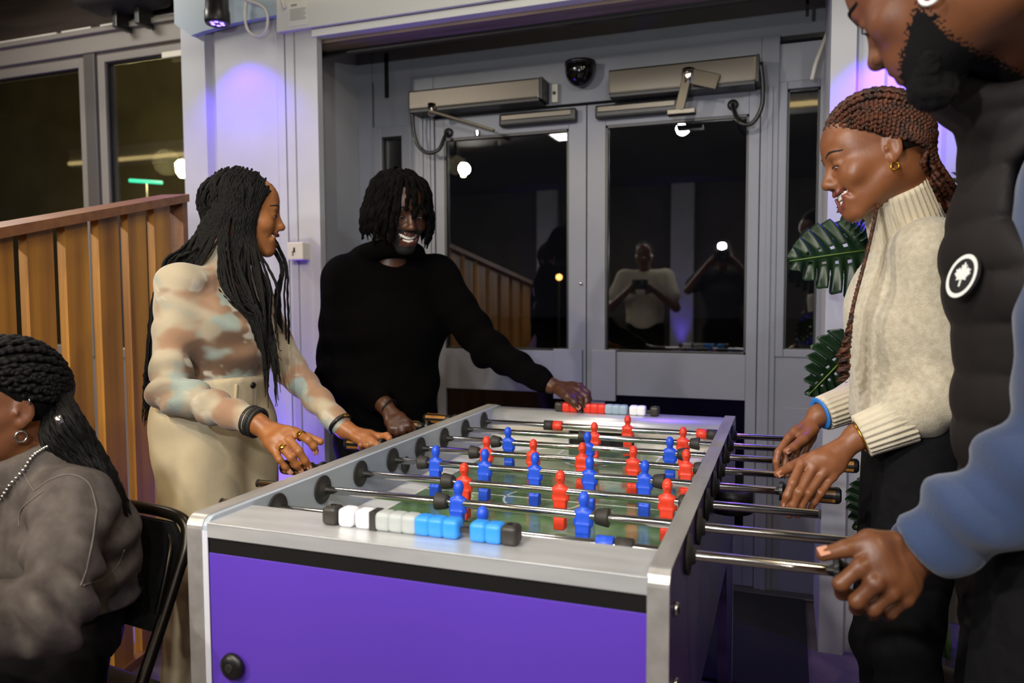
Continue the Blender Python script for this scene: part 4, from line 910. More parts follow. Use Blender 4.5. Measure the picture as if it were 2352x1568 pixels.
    F.disp(folds(J['eL'], J['wL']-J['eL'], .10, .006, 95), .006).disp(folds(J['eL']+np.array([0, 0, .09]), (.6, .2, .8), .11, .005, 75, 1.), .005).disp(folds(J['wai'], (.3, .1, 1), .16, .005, 42), .005).disp(folds(J['sL']-np.array([0, 0, .1]), (1, .1, .4), .12, .004, 60, .5), .004)
    V, Q = region(F, [hem, J['sL'], J['sR'], J['eL'], J['eR'], at(1935, 930, 1.815), at(2060, 968, 1.48), J['nek']], .11, .0055)
    link('sweater', np_mesh('sweater', V, Q), M_sweater, e)
    ribbed('collar', at(2088, 545, 1.555), at(2051, 425, 1.508), .074, .060, M_rib, e, 34, .0022, .012, 12)
    ribbed('cuff', at(2085, 960, 1.476), at(1978, 1001, 1.498), .047, .041, M_rib, e, 22, .0024, .012, 10)
    ribbed('cuff', at(1955, 925, 1.812), at(1890, 949, 1.803), .044, .040, M_rib, e, 22, .0024, .012, 8)
    torus_obj('bracelet', at(1975, 1003, 1.5), at(1978, 1001, 1.498)-at(2085, 960, 1.476), .031, .0022, M_gold, e)
    torus_obj('wristband', at(1884, 949, 1.80), at(1890, 949, 1.803)-at(1955, 925, 1.812), .033, .007, mat('blue_wristband', '#2f7fd8', .5), e, flat=.3)
    # jeans
    F = Field(); 
    F.u(ecap(J['pel'], J['pel']*.3+J['wai']*.7, .112, .096, J['hR']-J['hL'], 1.36), .03)
    for s in 'LR': F.u(rcone(J['h'+s], J['k'+s], .094, .068), .03).u(rcone(J['k'+s], J['a'+s], .066, .052), .02).disp(folds(J['k'+s], (0, 0, 1), .14, .004, 60), .004)
    V, Q = region(F, [J['pel'], J['wai'], J['kL'], J['kR'], J['aL'], J['aR']], .12, .009); link('jeans', np_mesh('jeans', V, Q), M_jeans, e)
    for s in 'LR': shoe(J, s, (-1, 0, 0), M_blackshoe, e)
    # braids
    hm = mat('auburn_braid', '#552a14', .5, bump=(600, .4), var=(60, '#1f0f08', .42, .66)); hd = mat('dark_hair_root', '#150c08', .75, bump=(500, .3))
    hair_cap(H, hd, e, .003, (.085, -.030), .004, -.02)
    paths = []; rad = []; rng = random.Random(3); ER = (.0875, .112, .107)
    G = np.array([-.035, -.112, -.030])
    for row, (shr, dz, cnt) in enumerate(((1.0, 0, 25), (.84, .016, 16), (.62, .03, 9))):
        for i in range(cnt):
            a = math.radians(-112+224*(i+.5*(row % 2))/(cnt-1)); ca = math.cos(a); x = .084*math.sin(a)*shr; y = -.008+.082*ca*shr; z = .022+.060*max(0, ca)**.8+dz-.030*max(0, -ca)
            h0 = np.array([x, y, z]); pts = []; en = G+np.array([x*.35, 0, (z-.03)*.5])
            for t in np.linspace(0, 1, 12):
                q = h0*(1-t)+en*t; q = q+np.array([x*.55, 0, .05*shr*max(0., ca)])*math.sin(math.pi*t)*.8; pts.append(H.w(scalp(H, q, np.array(ER)*(1-.05*(1-min(1, t*4))))))
            j = lambda s_: np.array([rng.uniform(-s_, s_) for _ in range(3)]); u_ = rng.uniform(-1, 1)
            pts += [at(2132+24*u_, 375-14*u_, 1.47+rng.uniform(-.02, .03)), at(2164+24*u_, 425-12*u_, 1.49+rng.uniform(-.02, .03)), at(2196+22*u_, 478-10*u_, 1.53+rng.uniform(-.02, .03)), at(2222+16*u_, 530-6*u_, 1.60+rng.uniform(-.015, .02)), at(2238+12*u_, 610, 1.64+rng.uniform(-.015, .02))]
            paths.append(spline(pts, 300)); rad.append(.0046)
    for k in range(5):     # loose braids over the chest
        o1 = rng.uniform(-5, 5); dd = rng.uniform(-.01, .01)
        pts = [at(2020+o1, 470, 1.47), at(2005+o1, 540, 1.44+dd), at(1985+o1, 620, 1.43+dd), at(1966+o1*1.5, 700, 1.44+dd), at(1952+o1*2, 790, 1.45+dd), at(1945+o1*3, 870+rng.uniform(-50, 20), 1.46+dd)]
        P = spline(pts, 150); t = np.linspace(0, 1, 150); cu = np.clip((t-.62)/.3, 0, 1)[:, None]; P = P+cu*.010*np.stack([np.sin(t*130+k), np.cos(t*130+k), 0*t], 1); paths.append(P); rad.append(.0030)
    strands('braids', paths, rad, hm, e, 6, .12, 800.)
    for x in (-1,):
        c = H.w((x*.082, -.003, -.040)); torus_obj('earring', c, H.R[:, 0], .0070, .0020, M_gold, e)
    return e
woman_sweater()
# ------------------------------------------------------------------ the woman in the marbled top (left of the table)
def marble_mat():
    m = bpy.data.materials.new('marbled_jersey'); m.use_nodes = True; nt = m.node_tree; N = nt.nodes; L = nt.links; b = N['Principled BSDF']; b.inputs['Roughness'].default_value = .8; b.inputs['Sheen Weight'].default_value = .2; b.inputs['Specular IOR Level'].default_value = .25
    tc = N.new('ShaderNodeTexCoord'); mp = N.new('ShaderNodeMapping'); mp.inputs['Scale'].default_value = (1, 1, 1.35); L.new(tc.outputs['Object'], mp.inputs['Vector']); prev = None
    for sc, off, lo, hi, col in ((1, 0, 0, 0, '#a1957f'), (6.5, 3.1, .47, .60, '#8f6f57'), (5.0, 7.7, .54, .62, '#6d5441'), (5.5, 1.3, .56, .62, '#8a948c'), (11, 5.0, .58, .66, '#b0a695')):
        if prev is None: rgb = N.new('ShaderNodeRGB'); rgb.outputs[0].default_value = lin(col); prev = rgb.outputs[0]; continue
        m2 = N.new('ShaderNodeMapping'); m2.inputs['Location'].default_value = (off, off*.7, -off); L.new(mp.outputs['Vector'], m2.inputs['Vector'])
        n = N.new('ShaderNodeTexNoise'); n.inputs['Scale'].default_value = sc; n.inputs['Detail'].default_value = 2.5; n.inputs['Distortion'].default_value = .3; L.new(m2.outputs['Vector'], n.inputs['Vector'])
        r = N.new('ShaderNodeValToRGB'); r.color_ramp.interpolation = 'EASE'; r.color_ramp.elements[0].position = lo; r.color_ramp.elements[1].position = hi; L.new(n.outputs['Fac'], r.inputs['Fac'])
        mx = N.new('ShaderNodeMix'); mx.data_type = 'RGBA'; L.new(r.outputs['Color'], mx.inputs[0]); L.new(prev, mx.inputs[6]); mx.inputs[7].default_value = lin(col); prev = mx.outputs[2]
    L.new(prev, b.inputs['Base Color'])
    n2 = N.new('ShaderNodeTexNoise'); n2.inputs['Scale'].default_value = 180; bp = N.new('ShaderNodeBump'); bp.inputs['Strength'].default_value = .15; bp.inputs['Distance'].default_value = .003; L.new(tc.outputs['Object'], n2.inputs['Vector']); L.new(n2.outputs['Fac'], bp.inputs['Height']); L.new(bp.outputs['Normal'], b.inputs['Normal']); return m
def woman_marble():
    o0 = at(490, 900, 2.05); e = empty('person', (o0[0], o0[1], 0)); tag(e, 'woman with long black braids in marbled turtleneck top and beige trousers', 'person', 'people at the football table')
    sk = skin_mat('tan_brown_skin', '#9c6338', '#86522c'); skd = mat('lips_dark', '#6e342c', .35); brow = mat('eyebrow_black', '#120b08', .7)
    H = Head(at(560, 492, 2.13), (.80, .58, -.10), (.10, .05, 1), .95)
    J = dict(hd=H.o, nek=at(505, 620, 2.10), sR=at(410, 655, 1.97), sL=at(575, 660, 2.24), che=at(500, 745, 2.09), wai=at(520, 870, 2.10), pel=at(490, 960, 2.10), hR=at(450, 985, 2.03), hL=at(540, 985, 2.18),
             eR=at(388, 900, 1.90), wR=at(590, 972, 1.80), eL=at(668, 850, 2.17), wL=at(790, 985, 2.07), kR=at(485, 1310, 2.0), kL=at(560, 1300, 2.14), b=.86)
    for s in 'LR': k = J['k'+s]; J['a'+s] = np.array([k[0]-.06, k[1]-.02, .09])
    F = body_field(dict(J, b=J['b']*.88)); fb = region(F, [v for k, v in J.items() if k not in ('b', 'hd')], .14, .014)
    Fh = Field(); H.build(Fh, smile=1.0, lids=.1); Fh.u(rcone(H.w((0, -.03, -.05)), J['nek'], .047, .052), .03)
    V, Q = region(Fh, [H.o, J['nek']], .14, .0036); L = H.loc(V[Q].mean(1)); mi = np.zeros(len(Q), int); zm = -.066+10*L[:, 0]**2; mi[(L[:, 1] > .066) & (np.hypot(L[:, 0]/.033, (L[:, 2]-zm)/.0225) < 1)] = 1
    
    # right hand draped over the handle of the third rod
    Fr = Field(); wr = J['wR']
    c1 = hand(Fr, wr, [at(684, 996, 1.770), at(664, 1010, 1.755), at(646, 1024, 1.748), at(628, 1032, 1.748)], [at(725, 1036, 1.76), at(711, 1073, 1.752), at(692, 1081, 1.748), at(666, 1083, 1.746)],
              [at(632, 985, 1.80), at(675, 992, 1.81), at(708, 1005, 1.80), at(736, 1014, 1.79)], 1.0,
              mids=[(at(708, 1010, 1.745), at(720, 1024, 1.75)), (at(686, 1036, 1.732), at(700, 1058, 1.74)), (at(668, 1050, 1.728), at(681, 1068, 1.736)), (at(642, 1055, 1.732), at(655, 1072, 1.738))])
    Fr.u(rcone(wr, at(560, 962, 1.81), .0245, .027), .02); Vr, Qr = region(Fr, [wr, at(560, 962, 1.81)]+[p for c in c1 for p in c], .035, .0025)
    # left hand closed on the handle of the fifth rod
    Fl = Field(); wl = J['wL']
    c2 = hand(Fl, wl, [at(868, 1002, 2.06), at(858, 1010, 2.045), at(846, 1014, 2.035), at(832, 1014, 2.03)], [at(896, 1012, 2.03), at(868, 1032, 2.045), at(850, 1034, 2.04), at(832, 1033, 2.04)],
              [at(822, 995, 2.085), at(850, 1012, 2.03), at(866, 1022, 2.015), at(876, 1028, 2.01)], 1.0, mids=[(at(888, 1000, 2.04), at(894, 1006, 2.03)), None, None, None], bend=(_u*.004-_f*.02))
    Fl.u(rcone(wl, at(765, 965, 2.08), .0245, .027), .02); Vl, Ql = region(Fl, [wl, at(765, 965, 2.08)]+[p for c in c2 for p in c], .035, .003)
    join_parts('body', [(*fb, 0), (V, Q, mi), (Vr, Qr, 0), (Vl, Ql, 0)], [sk, skd, brow], e)
    nails(c1, [-_f+_u*.4]*4+[_u-_f*.3], e, 1., which=(0, 1, 2, 3)); H.teeth(e, 1.); H.eyes(e, (0, .9, -.3)); lash(H, e, brow); brows(H, Fh, e, brow)
    for ci, t in ((0, .35), (2, .25)):
        q = c1[ci]; p = q[0]+(q[1]-q[0])*t; d = q[1]-q[0]; r_ = empty('ring', p) if False else torus_obj('ring', p, d, .0108, .0022, M_gold, e); 
        n = _n(-_f+_u*.5-_n(d)*((-_f+_u*.5)@_n(d))); MB().lathe([(0, .006), (.002, .0065), (.0035, .004)], p+n*.0095, p+n*.02, 16).build('signet', M_gold, e, True)
    for k in range(3): torus_obj('hair_tie', at(575+k*8, 965+k*3, 1.808-.002*k), J['wR']-J['eR'], .0325, .0055, M_blackm, e)
    torus_obj('watch_strap', at(781, 973, 2.072), J['wL']-J['eL'], .0305, .006, M_black, e); MB().lathe([(0, .011), (.005, .011)], at(792, 955, 2.06), at(792, 955, 2.06)+_u*.02, 16).build('watch_face', M_gold, e)
    # top
    F = Field(); sd = J['sR']-J['sL']
    F.u(ecap(at(520, 890, 2.10), J['che'], .085, .106, sd, 1.46), .04).u(ecap(J['che'], J['che']*.4+J['nek']*.6, .104, .062, sd, 1.5), .05).u(rcone(J['sL'], J['sR'], .050, .050), .05).u(ell(at(570, 775, 2.09), (.075, .075, .07)), .06)
    F.u(rcone(J['sR'], J['eR'], .055, .046), .03).u(rcone(J['eR'], at(572, 964, 1.808), .047, .034), .02).u(rcone(J['sL'], J['eL'], .053, .044), .03).u(rcone(J['eL'], at(778, 972, 2.075), .044, .033), .02).u(rcone(J['nek'], H.w((0, -.024, -.088)), .062, .058), .03)
    dR = J['wR']-J['eR']; uR = J['eR']-J['sR']
    F.disp(folds(J['eR'], dR*.5+uR, .12, .010, 105), .010).disp(folds((J['sR']+J['eR'])/2, uR, .11, .006, 85, 1.), .006).disp(folds((J['eR']+J['wR'])/2, dR, .12, .006, 95, .4), .006).disp(folds(at(540, 830, 2.0), (0, .1, 1), .13, .008, 80, .3), .008).disp(folds(at(470, 690, 2.0), (.6, 0, .7), .1, .006, 80, .9), .006).disp(folds((J['eL']+J['wL'])/2, J['wL']-J['eL'], .13, .004, 80), .004)
    V, Q = region(F, [J['sL'], J['sR'], J['eR'], J['eL'], at(572, 964, 1.808), at(778, 972, 2.075), at(520, 880, 2.10), J['nek'], at(540, 575, 2.12)], .11, .0065); link('top', np_mesh('top', V, Q), marble_mat(), e)
    # trousers
    beige = mat('beige_twill', '#bdae90', .8, bump=(260, .15), var=(4, '#a69779', .4, .7), spec=.25); hd = J['hR']-J['hL']
    F = Field(); F.u(ecap(J['pel'], at(522, 862, 2.10), .122, .094, hd, 1.46), .04)
    for s in 'LR': F.u(rcone(J['h'+s], J['k'+s], .118, .098), .04).u(rcone(J['k'+s], J['a'+s], .098, .095), .03)
    FT = F; F.sub(rbox(at(522, 862, 2.10)+np.array([0, 0, .2]), (.3, .3, .2), .002), .006); F.disp(folds(J['hR']+np.array([0, 0, .03]), (.5, .2, .8), .16, .005, 48), .005).disp(folds(J['kR']+np.array([0, 0, .15]), (.8, .3, .4), .22, .006, 36), .006).disp(folds(J['kL']+np.array([0, 0, .2]), (.8, .3, .4), .22, .005, 40), .005)
    V, Q = region(F, [J['pel'], at(522, 872, 2.10), J['kL'], J['kR'], J['aL'], J['aR'], J['hR'], J['hL']], .13, .009); link('trousers', np_mesh('trousers', V, Q), beige, e)
    wb = at(522, 880, 2.10); upv = _n(at(522, 872, 2.10)-J['pel'])
    P, _ = ring(wb, upv, .090, .012, 40, 1.38, hd); MB().tube(P, .017, 8, caps=False, flat=.3, up=upv*0+np.cross(upv, (1, 0, 0))).build('waistband', beige, e, True) if False else None
    for px in (540,):
        p, n_ = surf_on(FT, px, 905, 1.5, 2.6); p = p+n_*.001; MB().box(-.006, .006, -.003, .003, -.028, .028, bev=.002, M=Matrix.Translation(p) @ Matrix.Rotation(.1, 4, 'Y') @ Matrix.Rotation(-.35, 4, 'Z')).build('belt_loop', beige, e)
    p, n_ = surf_on(FT, 580, 884, 1.5, 2.6); MB().lathe([(0, .009), (.004, .008)], p, p+n_*.1, 14).build('button', M_black, e, True)
    for s in 'LR': shoe(J, s, (1, .4, 0), mat('pale_trainer', '#c9c4bb', .6), e)
    # braids
    hair_cap(H, M_braidblack, e, .006, (.115, -.035), .005)
    rng = random.Random(11); paths = []; rad = []; near = H.R[:, 0]
    for i in range(46):      # down the back
        a = rng.uniform(-.9, .95); b = rng.uniform(-.55, 1.0); s0 = scalp(H, (a*.06, -.03-.05*b, .08-.06*max(0, b)), (.086, .109, .103)); s1 = scalp(H, (a*.085, -.09, -.01), (.092, .12, .11))
        u = rng.uniform(-1, 1); v = rng.uniform(-1, 1)
        pts = [H.w(s0), H.w(scalp(H, (np.array(s0)+np.array(s1))/2, (.092, .118, .110))), H.w(s1), at(466+22*u, 548+14*v, 2.09+.05*u), at(428+22*u, 583+10*v, 2.06+.06*v), at(385+14*u, 625+22*v, 2.04+.06*v), at(356+9*u, 720, 2.03+.06*v), at(343+10*u, 850, 2.03+.05*v), at(336+12*u, 935+45*v, 2.03+.05*v)]
        paths.append(spline(pts, 70)); rad.append(rng.uniform(.0030, .0040))
    for i in range(40):      # in front of the shoulder, past the cheek
        u = i/39; w = rng.uniform(-1, 1); x0 = .03+.045*math.sin(u*2.4); s0 = np.array([rng.uniform(.0, .07), .075-.13*u, .07+.03*rng.random()]); s0 = scalp(H, s0, (.085, .108, .102)); s1 = scalp(H, (.10, .062-.085*u, -.005), (.094, .112, .11))
        px = 628-120*u+6*w; sp = 1 if u < .6 else .55
        pts = [H.w(s0), H.w((s0+s1)/2+np.array([.012, .004, .022])), H.w(s1), H.w(np.array(s1)+np.array([.002, .0, -.085])), at(px-2+10*w, 655, 2.03+.02*w), at(612+(px-600)*.42+9*w, 730, 2.015+.02*w), at(622+14*w+(px-600)*.2, 800, 2.02), at(628+20*w, 850+rng.uniform(-50, 90)*sp, 2.03)]
        if u > .55 and rng.random() < .45: pts[4:] = [at(px-10, 600, 2.02), at(px+20, 680, 2.0), at(590+10*w, 720, 2.0), at(605+8*w, 800, 2.01)]
        paths.append(spline(pts, 80)); rad.append(rng.uniform(.0029, .0038))
    for i in range(34):      # near side of the head falling behind the shoulder
        u = i/39; w = rng.uniform(-1, 1); u = i/33; s0 = scalp(H, (rng.uniform(.0, .05), .03-.11*u, .12), (.086, .109, .103)); s1 = scalp(H, (.10, -.02-.085*u, .0), (.094, .116, .11)); s2 = s1+np.array([.004, -.012-.02*u, -.07])
        pts = [H.w(s0), H.w(scalp(H, (s0+s1)/2, (.092, .115, .109))), H.w(s1), H.w(s2), at(468-50*u+8*w, 600+8*w, 2.01), at(402-26*u+8*w, 640+10*w, 1.99+.03*u), at(362-10*u+8*w, 715, 2.0+.05*u), at(345+8*w, 830, 2.02+.03*u), at(338+10*w, 915+50*w, 2.03)]
        if u < .28: pts[4:] = [at(520+16*w, 640, 1.99), at(548+12*w, 700+10*w, 1.985), at(585+10*w, 740, 2.0), at(606+10*w, 830+40*w, 2.01)]
        paths.append(spline(pts, 80)); rad.append(rng.uniform(.0030, .0040))
    for i in range(10):      # far side, seen in front of the chin
        w = rng.uniform(-1, 1); s0 = scalp(H, (-.03-.03*rng.random(), .06*w, .08), (.085, .108, .102)); s1 = scalp(H, (-.10, .05*w+.03, -.005), (.095, .112, .11))
        pts = [H.w(s0), H.w((s0+s1)/2+np.array([-.01, .0, .02])), H.w(s1), at(648+8*w, 600, 2.19), at(645+16*w, 680, 2.17), at(650+14*w, 760, 2.16), at(652+9*w, 800+30*w, 2.16)]
        paths.append(spline(pts, 70)); rad.append(.0030)
    strands('braids', paths, rad, M_braidblack, e, 6, .09, 560.)
    return e
woman_marble()
# ------------------------------------------------------------------ the man in the black hoodie (far left corner of the table)
M_hoodie = mat('black_fleece', '#050404', .95, bump=(350, .15), spec=.05); M_hand_dark = None
def man_hoodie():
    o0 = at(880, 900, 2.5); e = empty('person', (o0[0], o0[1], 0)); tag(e, 'laughing man with dreadlocks in black hoodie reaching to the far score counter', 'person', 'people at the football table')
    sk = skin_mat('deep_brown_skin', '#4c2d1c', '#3d2316'); lip = mat('lips_deep', '#4a241e', .35); brow = mat('beard_black', '#0d0908', .8)
    H = Head(at(917, 492, 2.47), (.80, -.62, -.26), (.16, -.10, 1), 1.0)
    J = dict(hd=H.o, nek=at(893, 610, 2.52), sR=at(800, 645, 2.48), sL=at(1000, 640, 2.62), che=at(890, 750, 2.54), wai=at(885, 900, 2.54), pel=at(880, 1000, 2.54), hR=at(845, 1020, 2.50), hL=at(920, 1020, 2.58),
             eR=at(775, 860, 2.46), wR=at(882, 928, 2.36), eL=at(1120, 800, 2.58), wL=at(1262, 884, 2.50), kR=at(860, 1270, 2.46), kL=at(930, 1265, 2.54), b=1.0)
    for s in 'LR': k = J['k'+s]; J['a'+s] = np.array([k[0]-.05, k[1]+.03, .09])
    F = body_field(dict(J, b=J['b']*.88)); fb = region(F, [v for k, v in J.items() if k not in ('b', 'hd')], .15, .015)
    Fh = Field(); H.build(Fh, smile=1.0, lids=.2); Fh.u(rcone(H.w((0, -.03, -.05)), J['nek'], .056, .062), .03)
    V, Q = region(Fh, [H.o, J['nek']], .15, .004); L = H.loc(V[Q].mean(1)); mi = np.zeros(len(Q), int)
    bd = (L[:, 2] < -.034) & (L[:, 1] > -.01) & (L[:, 2] > -.14) & ((np.abs(L[:, 0]) > .030) | (L[:, 2] < -.088) | ((L[:, 2] > -.047) & (L[:, 1] > .08))); mi[bd] = 2
    zm = -.066+10*L[:, 0]**2; mi[(L[:, 1] > .066) & (np.hypot(L[:, 0]/.033, (L[:, 2]-zm)/.0215) < 1)] = 1
    Fr = Field(); wr = J['wR']
    c1 = hand(Fr, wr, [at(935, 968, 2.30), at(926, 978, 2.285), at(912, 984, 2.28), at(898, 984, 2.28)], [at(944, 992, 2.30), at(928, 1006, 2.31), at(914, 1008, 2.31), at(899, 1006, 2.315)],
              [at(915, 955, 2.36), at(938, 972, 2.33), at(948, 985, 2.31), at(950, 996, 2.30)], 1.08, bend=_u*.004-_f*.016)
    Fr.u(rcone(wr, at(860, 915, 2.39), .027, .030), .02); Vr, Qr = region(Fr, [wr, at(860, 915, 2.39)]+[p for c in c1 for p in c], .04, .0035)
    Fl = Field(); wl = J['wL']
    c2 = hand(Fl, wl, [at(1332, 886, 2.46), at(1330, 896, 2.435), at(1318, 905, 2.42), at(1303, 910, 2.41)], [at(1350, 930, 2.44), at(1344, 934, 2.425), at(1330, 936, 2.42), at(1316, 930, 2.41)],
              [at(1285, 895, 2.45), at(1305, 912, 2.41), at(1320, 925, 2.405), at(1328, 935, 2.41)], 1.06, bend=_r*.014+_u*.006)
    Fl.u(rcone(wl, at(1235, 870, 2.51), .026, .029), .02); Vl, Ql = region(Fl, [wl, at(1235, 870, 2.51)]+[p for c in c2 for p in c], .04, .0033)
    join_parts('body', [(*fb, 0), (V, Q, mi), (Vr, Qr, 0), (Vl, Ql, 0)], [sk, lip, brow], e)
    H.teeth(e, 1.); H.eyes(e, (0, .9, -.4)); lash(H, e, brow); brows(H, Fh, e, brow, .0034); nails(c2, [_r-_f*.4]*4+[-_f], e, 1.05, which=(4,))
    torus_obj('wrist_cord', at(893, 937, 2.345), J['wR']-J['eR'], .0285, .0028, M_black, e)
    F = Field(); sd = J['sR']-J['sL']
    F.u(ecap(at(885, 960, 2.54), J['che'], .128, .130, sd, 1.42), .04).u(ecap(J['che'], J['che']*.4+J['nek']*.6, .126, .085, sd, 1.5), .06).u(rcone(J['sL'], J['sR'], .078, .080), .06)
    F.u(rcone(J['sR'], J['eR'], .080, .066), .04).u(rcone(J['eR'], at(866, 918, 2.38), .066, .042), .03).u(rcone(J['sL'], J['eL'], .078, .060), .04).u(rcone(J['eL'], at(1248, 876, 2.508), .060, .040), .03)
    hc = J['nek']; P, _ = ring(hc+np.array([0, 0, .035]), (-.18, .15, 1), .082, .03, 14, 1.15, sd)
    for a, b in zip(P[:-1], P[1:]): F.u(rcone(a, b, .022, .022), .03)
    F.u(rcone(hc-_n(H.R[:, 1])*.09+np.array([0, 0, .01]), hc-_n(H.R[:, 1])*.12-np.array([0, 0, .06]), .06, .05), .05)
    F.sub(rcone(hc+np.array([0, 0, .03]), hc+np.array([0, 0, .2]), .058, .075), .02)
    F.disp(folds(J['eR'], J['wR']-J['sR'], .14, .008, 75), .008).disp(folds(J['eL'], J['wL']-J['sL'], .16, .008, 70), .008).disp(folds(J['wai'], (.2, 0, 1), .2, .007, 45), .007).disp(folds((J['eL']+J['wL'])/2, J['wL']-J['eL'], .12, .005, 85), .005)
    V, Q = region(F, [J['sL'], J['sR'], J['eR'], J['eL'], at(866, 918, 2.38), at(1248, 876, 2.508), at(885, 960, 2.54), hc+np.array([0, 0, .06])], .15, .0075); link('hoodie', np_mesh('hoodie', V, Q), M_hoodie, e)
    F = Field(); F.u(ecap(J['pel'], at(885, 940, 2.54), .125, .115, J['hR']-J['hL'], 1.35), .03)
    for s in 'LR': F.u(rcone(J['h'+s], J['k'+s], .105, .078), .03).u(rcone(J['k'+s], J['a'+s], .076, .062), .02)
    V, Q = region(F, [J['pel'], J['kL'], J['kR'], J['aL'], J['aR']], .14, .014); link('trousers', np_mesh('trousers', V, Q), M_jeans, e)
    for s in 'LR': shoe(J, s, (.8, -.5, 0), M_blackshoe, e)
    hm = mat('dreadlock_black', '#050404', .9, bump=(260, .8), var=(50, '#0b0808', .4, .7), spec=.08); hair_cap(H, hm, e, .010, (.125, -.035), .006)
    rng = random.Random(5); paths = []; rad = []
    for i in range(70):
        a = 2*math.pi*i/70+rng.uniform(-.06, .06); t = rng.uniform(.25, .95); x, y = math.sin(a), math.cos(a)
        s0 = scalp(H, (x*.05*t, -.014+y*.06*t, .12), (.088, .112, .108)); s1 = scalp(H, (x*.1, -.01+y*.12, .035), (.100, .124, .12)); ln_ = rng.uniform(.10, .15)
        if y > .55:
            if abs(x+.05) < .42: ln_ = rng.uniform(.0, .035)
            else: ln_ = rng.uniform(.07, .13)
        if y > .5 and abs(x+.05) < .5 and i % 3: continue
        s2 = s1+np.array([x*.012, y*.008, -ln_*.5]); s3 = s1+np.array([x*.006, y*.0, -ln_])
        P = spline([H.w(s0), H.w(scalp(H, (s0+s1)/2, (.098, .122, .118))), H.w(s1), H.w(s2), H.w(s3)], 40); t_ = np.linspace(0, 1, 40)[:, None]; P = P+t_*.004*np.sin(t_*np.array([[17, 13, 9]])+i); paths.append(P); rad.append(rng.uniform(.0065, .0095))
    strands('dreadlocks', paths, rad, hm, e, 7, .12, 240.)
    return e
man_hoodie()
